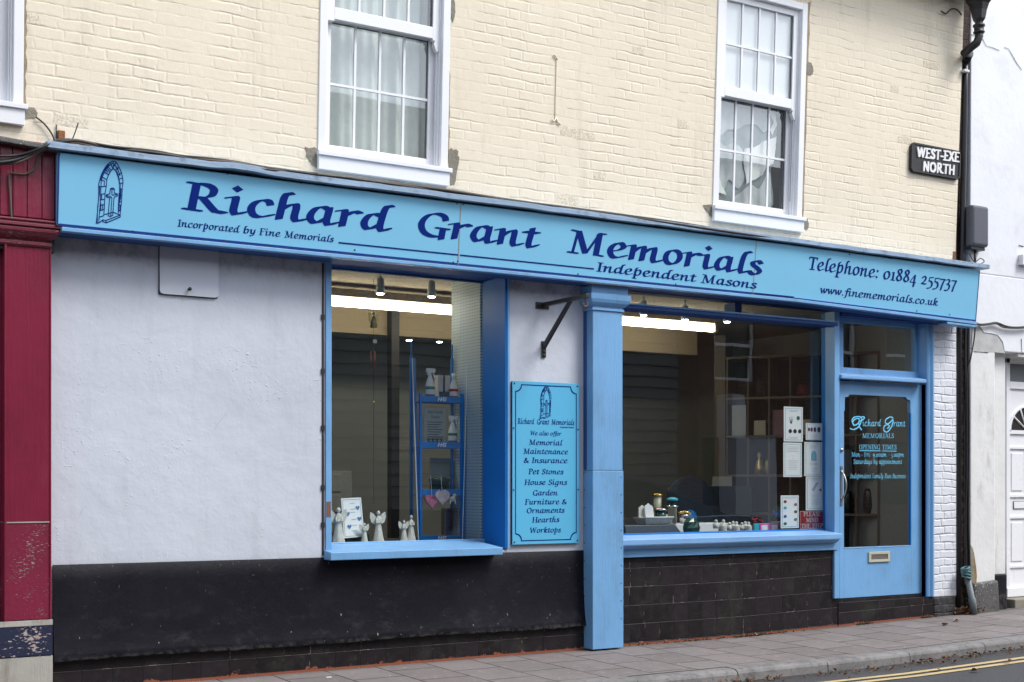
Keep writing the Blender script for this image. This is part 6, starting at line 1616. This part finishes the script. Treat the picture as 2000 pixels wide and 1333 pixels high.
for k in range(60):
    a = rnd.uniform(0,6.28); r_ = rnd.uniform(.01,.085); cz = FZ2+.11+rnd.uniform(0,.13); c = (x+r_*math.cos(a), yy+r_*math.sin(a)*.6, cz); d = rnd.uniform(0,6.28)
    mb.add([c,(c[0]+.028*math.cos(d),c[1]-.006,c[2]+.012),(c[0]+.03*math.cos(d+.5),c[1],c[2]-.012)], [(0,1,2)])
mb.build('leaves', M['leafgreen'], t); mb = MB()
for k in range(7): mb.ball((x+rnd.uniform(-.05,.05),yy-.03+rnd.uniform(-.02,.02),FZ2+.12+rnd.uniform(0,.09)), .020, .016, .018, 8, 5)
mb.build('petals', M['flowerblue'], t)

# posters taped inside the glass
YP = .150
def poster(px0, px1, py0, py1, label, kind):
    x0, x1 = FX(px0,YP), FX(px1,YP); z1 = FZ((px0+px1)/2,py0,YP); z0 = FZ((px0+px1)/2,py1,YP); w, h = x1-x0, z1-z0
    t = thing('poster', (x0,YP,z0), label, 'poster', 'laminated posters stuck inside the glass')
    def Q(u, v): return (x0+u*w, z0+v*h)
    def rect(mb, u0, u1, v0, v1, o=.0015): mb.quad(*[(Q(a,b)[0], YP-o, Q(a,b)[1]) for a, b in ((u0,v0),(u1,v0),(u1,v1),(u0,v1))])
    mb = MB(); mb.box(x0, x1, YP, YP+.002, z0, z1); mb.build('sheet', M['paper'], t)
    mb = MB()
    for r_ in ((.07,.93,.045,.055),(.07,.93,.945,.955),(.07,.09,.045,.955),(.91,.93,.045,.955)): rect(mb, *r_)
    mb.build('border', M['paperline'], t)
    tx = MB()
    def lines(v, n, dv, u0=.25, u1=.75):
        for k in range(n): rect(tx, u0+(k%2)*.05, u1-(k%3)*.04, v-k*dv-.008, v-k*dv)
    def blob_(mb, u, v, ru, rv, n=14, o=.0018): mb.add([(Q(u+ru*math.cos(2*math.pi*k/n), v+rv*math.sin(2*math.pi*k/n))[0], YP-o, Q(0, v+rv*math.sin(2*math.pi*k/n))[1]) for k in range(n)], [tuple(range(n))])
    def build(mb, nm, mat): 
        if mb.f: mb.build(nm, M[mat], t)
    if kind == 'A':
        lines(.90,2,.03); a = MB(); g_ = MB()
        for du in (-.12,0,.12): a.add([(Q(.36+du*.2,.52)[0],YP-.002,Q(0,.52)[1]),(Q(.40+du*.2,.52)[0],YP-.002,Q(0,.52)[1]),(Q(.38+du,.76)[0],YP-.002,Q(0,.76)[1])],[(0,1,2)])
        blob_(g_, .75, .68, .09, .06); build(a,'picture','darklab'); build(g_,'picture','leafgreen'); b = MB()
        for u in (.33,.58,.83): blob_(b, u, .30, .09, .06)
        build(b,'picture','screw'); lines(.13,2,.03)
    if kind == 'B':
        b = MB(); c_ = MB()
        for i, u in enumerate((.18,.34,.54,.78)): blob_(c_ if i == 1 else b, u, .62, .06+.02*i*.6, .11+.02*i)
        build(b,'picture','screw'); build(c_,'picture','signred'); lines(.30,3,.06)
    if kind == 'C': lines(.88,4,.045,.15,.85); lines(.62,2,.08,.4,.6); lines(.48,6,.05,.25,.8)
    if kind == 'D':
        lines(.90,3,.035,.25,.75); b = MB(); blob_(b,.52,.60,.15,.15); rect(b,.37,.67,.45,.60,.0017); build(b,'picture','mottled' if 'mottled' in M else 'paperline'); lines(.38,2,.04,.25,.78); lines(.22,3,.045,.4,.7)
    if kind == 'E':
        lines(.93,2,.03,.25,.8); b = MB(); b.add([(Q(a,v)[0],YP-.002,Q(0,v)[1]) for a, v in ((.32,.60),(.45,.56),(.72,.80),(.66,.85),(.55,.80))],[(0,1,2,3,4)]); build(b,'picture','papertext')
        s_ = MB(); s_.add([(Q(.82+.09*(1 if k%2 else .42)*math.cos(k*math.pi/5),.60)[0],YP-.002,Q(0,.60+.062*(1 if k%2 else .42)*math.sin(k*math.pi/5))[1]) for k in range(10)],[tuple(range(10))]); build(s_,'picture','red'); lines(.45,2,.04,.3,.75); lines(.34,6,.035,.3,.8)
    if kind == 'F':
        lines(.92,1,.04,.2,.85)
        for i, (u, v, m_) in enumerate(((.24,.81,'rose'),(.82,.72,'mauve'),(.24,.62,'tealcap'),(.82,.50,'gold'),(.24,.36,'bluedisc'),(.82,.26,'brass'),(.24,.14,'leafgreen'))):
            b = MB(); blob_(b,u,v,.09,.045); build(b,'picture',m_)
    build(tx,'print','papertext')
poster(1531, 1568, 795, 863, 'upper left poster with green and black pictures on the right of the big window', 'A')
poster(1574, 1606, 827, 860, 'short landscape poster with four dark stones, top right of the group', 'B')
poster(1530, 1566, 865, 932, 'plain text poster directly below the one with green pictures', 'C')
poster(1571, 1606, 864, 930, 'poster with a pale blue arched stone, middle of the right column', 'D')
poster(1574, 1608, 931, 997, 'poster with a red star just above the dark red sign', 'E')
poster(1525, 1560, 968, 1032, 'standing white chart with coloured flower pictures left of the dark red sign', 'F')
x0, x1, yy = FX(1562,.150), FX(1610,.150), .150; z0, z1 = FZ(1586,1034,yy), FZ(1586,998,yy)
t = thing('step_warning_sign', (x0,yy,z0), 'small dark red sign reading please mind the step, low in the big display window', 'sign')
mb = MB(); mb.box(x0, x1, yy, yy+.004, z0, z1); mb.build('panel', M['signred'], t)
lt = MB()
for s, a, b, py in (('PLEASE',1569,1603,1008.4),('MIND',1574,1597,1020),('THE STEP',1565,1607,1031.2)): text(lt, s, FX(a,yy), FX(b,yy), FZ(1586,py,yy), FZ(1586,py,yy), .027, yy-.0015, ROMAN)
strokes(lt, [[(x0+.004,z0+.004),(x1-.004,z0+.004),(x1-.004,z1-.004),(x0+.004,z1-.004),(x0+.004,z0+.004)]], .0022, yy-.0015)
lt.build('lettering', M['signwhite'], t)

# headstone with a curved top, back in the shop
x0, x1, yy = FX(1318,1.5), FX(1392,1.5), 1.5; zt_ = FZ(1350,932,yy); w = x1-x0
t = thing('headstone', ((x0+x1)/2,yy,.02), 'blue grey headstone with curved top standing inside behind the vases', 'headstone')
pts = [(x0,.25),(x1,.25),(x1,zt_-.14)]+[(x1-w*k/12, zt_-.14+.14*math.sin(math.pi*k/12)) for k in range(1,12)]+[(x0,zt_-.14)]
mb = MB(); mb.plate(pts, yy, yy+.12); mb.build('stone', M['granite'], t, bevel=.006)
mb = MB(); mb.box(x0-.1, x1+.1, yy-.1, yy+.22, .02, .25); mb.build('base', M['granite'], t, bevel=.006)
x0, x1, yy = FX(1420,1.75), FX(1470,1.75), 1.75; zt_ = FZ(1440,950,yy); w = x1-x0
t = thing('headstone', ((x0+x1)/2,yy,.02), 'second blue grey headstone, lower and further right behind the curved one', 'headstone')
mb = MB(); mb.box(x0-.15, x1, yy, yy+.12, .25, zt_); mb.build('stone', M['granite'], t, bevel=.01)
mb = MB(); mb.box(x0-.25, x1+.1, yy-.1, yy+.22, .02, .25); mb.build('base', M['granite'], t, bevel=.006)
# cube shelving set across the corner
ang = math.atan2(-.8407, .5407); R0 = Vector((10.42, .78)); dv = Vector((-.5407, .8407)); nv = Vector((-.8407, -.5407))
SH = thing('cube_shelving', (R0.x,R0.y,.02), 'tall brown open cube shelving unit across the far corner of the shop', 'shelving')
def SP(s, d, z): q = R0+dv*s-nv*d; return (q.x, q.y, z)       # s along, d deep
LS = 1.60; zr = [.12,.56,.96,1.36+.0,1.80,2.24,2.66]
zr = [.15,.60,1.02,1.43,1.85,2.26,2.70]
def sbox(mb, s0, s1, d0, d1, z0, z1): mb.hexa([SP(s0,d0,z0),SP(s1,d0,z0),SP(s1,d1,z0),SP(s0,d1,z0),SP(s0,d0,z1),SP(s1,d0,z1),SP(s1,d1,z1),SP(s0,d1,z1)])
cols = [LS*k/7 for k in range(8)]
mb = MB()
for s in cols: sbox(mb, s-.008, s+.008, 0, .32, .02, zr[-1])
mb.build('divider', M['shelfgrey'], SH)
mb = MB()
for z in zr: sbox(mb, -.01, LS+.01, -.003, .32, z-.012, z+.012)
mb.build('shelf', M['shelfgrey'], SH)
mb = MB(); sbox(mb, 0, LS, .321, .335, .02, zr[-1]); mb.build('back_panel', M['shelfback'], SH)
mb = MB(); sbox(mb, LS+.02, LS+.14, .0, .3, .02, 2.95); o = mb.build('shop_pillar', M['shelfgrey'], base=SP(LS,0,.02)); tag(o, 'brown wooden pillar at the left end of the cube shelving', 'pillar')
def item(s, row, w, h, mat, name, label, cat, shape='box', grp=None):
    z = zr[row]+.012; c = SP(s, .12, z)
    mb = MB()
    if shape == 'box': sbox(mb, s-w/2, s+w/2, .06, .2, z, z+h)
    elif shape == 'figure': mb.lathe([(w*.5,0),(w*.42,h*.3),(w*.25,h*.6),(w*.12,h*.72),(w*.22,h*.85),(w*.12,h)], c, 14)
    else: mb.lathe([(w*.35,0),(w*.5,h*.3),(w*.42,h*.8),(w*.3,h)], c, 16)
    o = mb.build(name, M[mat], base=c, bevel=.003 if shape == 'box' else 0); tag(o, label, cat, grp)
cc = [(cols[k]+cols[k+1])/2 for k in range(7)]
item(cc[6], 4, .16, .33, 'papergrey', 'picture_box', 'silver and orange picture box in the top left cube of the shelving', 'box')
item(cc[5], 4, .13, .16, 'ivory', 'gift_box', 'cream gift box with a dark plant in it, second cube from the pillar', 'box')
item(cc[5]+.01, 5, .10, .2, 'shelfback', 'dark_vase', 'dark vase in the highest row, second cube from the pillar', 'vase', 'vase')
item(cc[4]+.03, 4, .13, .27, 'mauve', 'mauve_box', 'tall mauve box in the shelving, third cube from the pillar', 'box')
item(cc[4]-.06, 4, .08, .15, 'rose', 'pink_candle', 'short pink candle beside the tall mauve box', 'candle', 'vase')
item(cc[3], 4, .17, .16, 'ivory', 'gift_box', 'wide cream gift box with dark red flowers above, fourth cube from the pillar', 'box')
item(cc[3], 5, .15, .12, 'rose', 'red_flower_pot', 'dark red flower arrangement high on the shelving near the door', 'flowers', 'vase')
item(cc[5]+.02, 3, .12, .24, 'brass', 'figurine', 'olive green figure standing in the third row of the shelving', 'figurine', 'figure')
item(cc[5]-.07, 3, .07, .16, 'brass', 'figurine', 'small olive green figure right of the taller one', 'figurine', 'vase')
item(cc[3]-.04, 3, .08, .2, 'granite', 'dark_plaque', 'narrow dark stone plaque in the third row of the shelving', 'plaque')
item(cc[2], 3, .13, .22, 'green', 'green_plaque', 'dark green plaque on the shelving seen just left of the door post', 'plaque')
item(cc[1], 3, .14, .26, 'granite', 'dark_plaque', 'dark stone plaque with pale flowers seen through the door glass', 'plaque')
item(cc[1], 2, .15, .24, 'blackgloss', 'black_urn', 'glossy black urn on the shelf seen through the door glass', 'urn', 'vase')
item(cc[0], 2, .13, .26, 'blackgloss', 'black_urn', 'second glossy black urn nearest the grey wall behind the door', 'urn', 'vase')
item(cc[6], 2, .12, .18, 'rose', 'rose_pot', 'dark pink rose pot low on the shelving behind the posters', 'flowers', 'vase')
# papers pinned to the pillar
p0 = SP(LS+.02, -.01, 1.40); mb = MB(); sbox(mb, LS-.06, LS+.16, -.02, -.012, 1.10, 1.42); o = mb.build('notice', M['papergrey'], base=p0); tag(o, 'grey white printed notice pinned to the wooden pillar', 'notice')
# plain grey wall panel behind the door
mb = MB(); mb.quad((10.44,.14,.02),(10.44,1.2,.02),(10.44,1.2,3.0),(10.44,.14,3.0)); mb.build('lobby_wall', M['papergrey'], shop)

# ================================================================== ACROSS THE STREET (seen only as reflections)
opp = thing('brick_terrace', (9,-10,0), 'brick and weatherboarded terrace across the street, seen reflected in the glass', 'building')
YO = -10.2
mb = MB(); hs = []
for k in range(7):
    x = -9+k*4.6
    hs += [(x+.5,x+1.5,.02,2.1),(x+2.2,x+3.7,.9,2.2),(x+.6,x+1.6,3.3,4.7),(x+2.5,x+3.5,3.3,4.7)]
wall_holes(mb, -12, 40, 0, 5.6, hs, YO, -.12)
mb.build('wall', M['redbrick'], opp)
mb = MB()
for k in range(16): z = 2.6+.0*k
for k in range(23): mb.mold([(YO+.02,.9+k*.2),(YO+.07,.9+k*.2),(YO+.03,1.09+k*.2),(YO+.02,1.09+k*.2)], 7.9, 15.55)
mb.build('weatherboard', M['clad'], opp)
mb = MB()
for h in hs: mb.quad((h[0],YO-.11,h[2]),(h[1],YO-.11,h[2]),(h[1],YO-.11,h[3]),(h[0],YO-.11,h[3]))
mb.build('window_pane', M['blackgloss'], opp)
mb = MB()
for h in hs:
    if h[3] > 4: 
        for a, b, c_, d_ in ((h[0],h[0]+.06,h[2],h[3]),(h[1]-.06,h[1],h[2],h[3]),(h[0]+.06,h[1]-.06,h[2],h[2]+.06),(h[0]+.06,h[1]-.06,h[3]-.06,h[3]),(h[0]+.06,h[1]-.06,(h[2]+h[3])/2-.03,(h[2]+h[3])/2+.03)): mb.box(a,b,YO-.10,YO-.05,c_,d_)
mb.build('window_frame', M['upvc'], opp)
mb = MB(); mb.hexa([(-12,YO-4.5,5.6),(40,YO-4.5,5.6),(40,YO+.25,5.55),(-12,YO+.25,5.55),(-12,YO-2.2,7.0),(40,YO-2.2,7.0),(40,YO-2.1,7.02),(-12,YO-2.1,7.02)]); mb.build('roof', M['slate'], opp)
gw = thing('white_reflector', (17.0,-9.9,0), 'small white porch added across the street to give the pale reflection in the big window', 'reflector')  # added white block, shaped for its reflection in the glass
mb = MB(); mb.box(16.6, 17.6, YO+.01, YO+.5, 0, 2.2); mb.box(16.55, 16.85, YO+.01, YO+.45, 2.201, 3.0); mb.build('masonry', M['whitewall'], gw)
mb = MB(); mb.box(16.86, 17.65, YO+.01, YO+.55, 2.201, 2.28); mb.build('reflector_top', M['slate'], gw)
# parked car
cx0, cyc = 9.1, -6.2
car = thing('parked_car', (cx0+2,cyc,-.1), 'grey blue parked car across the street, mirrored low in the big display window', 'car')
prof = [(0,.35),(.05,.75),(.45,.92),(1.1,1.0),(1.75,1.42),(2.3,1.50),(3.0,1.46),(3.75,1.05),(4.15,1.0),(4.25,.7),(4.2,.32)]
body = [(0,.32),(.02,.70),(.35,.88),(1.05,.96),(3.75,1.0),(4.15,.96),(4.25,.70),(4.2,.30)]
mb = MB(); zc_ = -.1
for side in (0,):
    n = len(body); ys_ = [cyc-.85, cyc-.80, cyc+.80, cyc+.85]; vs = []
    for j, yy in enumerate(ys_):
        s_ = .93 if j in (0,3) else 1
        for a, b in body: vs.append((cx0+2.1+(a-2.1)*(.985 if j in (0,3) else 1), yy, zc_+.3+(b-.3)*s_))
    mb.add(vs, [(j*n+i,j*n+(i+1)%n,(j+1)*n+(i+1)%n,(j+1)*n+i) for j in range(3) for i in range(n)]+[tuple(range(n)),tuple(range(3*n,4*n))[::-1]])
mb.build('body', M['carpaint'], car, bevel=.03)
mb = MB(); cab = [(.35,.95),(.9,1.40),(1.5,1.50),(2.2,1.47),(3.60,.98)]; n = 5; vs = []
for yy, s_ in ((cyc-.78,0),(cyc-.60,1),(cyc+.60,1),(cyc+.78,0)):
    for i, (a, b) in enumerate(cab): vs.append((cx0+a, yy if not (0 < i < 4) else (yy), zc_+(b if s_ else min(b,.99)+(0 if i in (0,4) else .0))))
mb.add(vs, [(j*n+i,j*n+(i+1)%n,(j+1)*n+(i+1)%n,(j+1)*n+i) for j in range(3) for i in range(n)]); mb.build('cabin_glass', M['carglass'], car)
mb = MB(); mb.plate([(cx0+a, zc_+b) for a, b in ((.86,1.41),(1.5,1.53),(2.25,1.50),(3.62,1.01),(3.60,.985),(2.2,1.455),(1.5,1.49),(.92,1.37))], cyc-.60, cyc+.60); mb.build('car_roof', M['carpaint'], car)
for xx in (.78, 3.42):
    for yy in (cyc-.83, cyc+.63): 
        mb = MB(); mb.tube([(cx0+xx,yy,zc_+.31),(cx0+xx,yy+.2,zc_+.31)], .31, 24); w_ = mb.build('wheel', M['tyre'], car)
        mb = MB(); mb.tube([(cx0+xx,yy-.005,zc_+.31),(cx0+xx,yy+.205,zc_+.31)], .19, 16); mb.build('hubcap', M['silver'], w_)

# ================================================================== CAMERA, SKY, SUN
cam = bpy.data.cameras.new('camera'); co = bpy.data.objects.new('camera', cam); link(co)
co.location = (0, -D0, EYE); co.rotation_euler = (R(90), 0, -(R(90)-BETA))
cam.sensor_width = 36; cam.lens = FL/2000*36; cam.shift_y = (942-666.5)/2000; cam.clip_end = 500; cam.clip_start = .05
scene.camera = co
world = bpy.data.worlds.new('World'); scene.world = world; world.use_nodes = True
nt = world.node_tree; bg = nt.nodes['Background']
sky = nt.nodes.new('ShaderNodeTexSky'); sky.sky_type = 'NISHITA'; sky.sun_disc = False
EL, AZ = R(52), R(62)                       # sun in front of the facade, off to the right, behind cloud
sd = Vector((math.sin(AZ)*math.cos(EL)*.0+math.cos(EL)*.62, -math.cos(EL)*.78, math.sin(EL))).normalized()
sky.sun_elevation = math.asin(sd.z); sky.sun_rotation = math.atan2(sd.x, sd.y)
sky.air_density = 1.0; sky.dust_density = 1.5; sky.ozone_density = 1.0
hs_ = nt.nodes.new('ShaderNodeHueSaturation'); hs_.inputs['Saturation'].default_value = .42      # cloud takes most of the blue out
nt.links.new(sky.outputs[0], hs_.inputs['Color']); nt.links.new(hs_.outputs[0], bg.inputs[0]); bg.inputs[1].default_value = .14
sun = bpy.data.lights.new('sun', 'SUN'); sun.energy = 1.4; sun.angle = R(22); sun.color = (1,.975,.94)
so = bpy.data.objects.new('sun', sun); so.rotation_euler = sd.to_track_quat('Z','Y').to_euler(); link(so)
vs_ = scene.view_settings; vs_.view_transform = 'Standard'; vs_.look = 'None'; vs_.gamma = 1; vs_.exposure = 1.05
cy = scene.cycles; cy.max_bounces = 8; cy.diffuse_bounces = 4; cy.glossy_bounces = 3; cy.transparent_max_bounces = 12; cy.caustics_reflective = False; cy.caustics_refractive = False
cy.use_denoising = True; cy.sample_clamp_indirect = 6
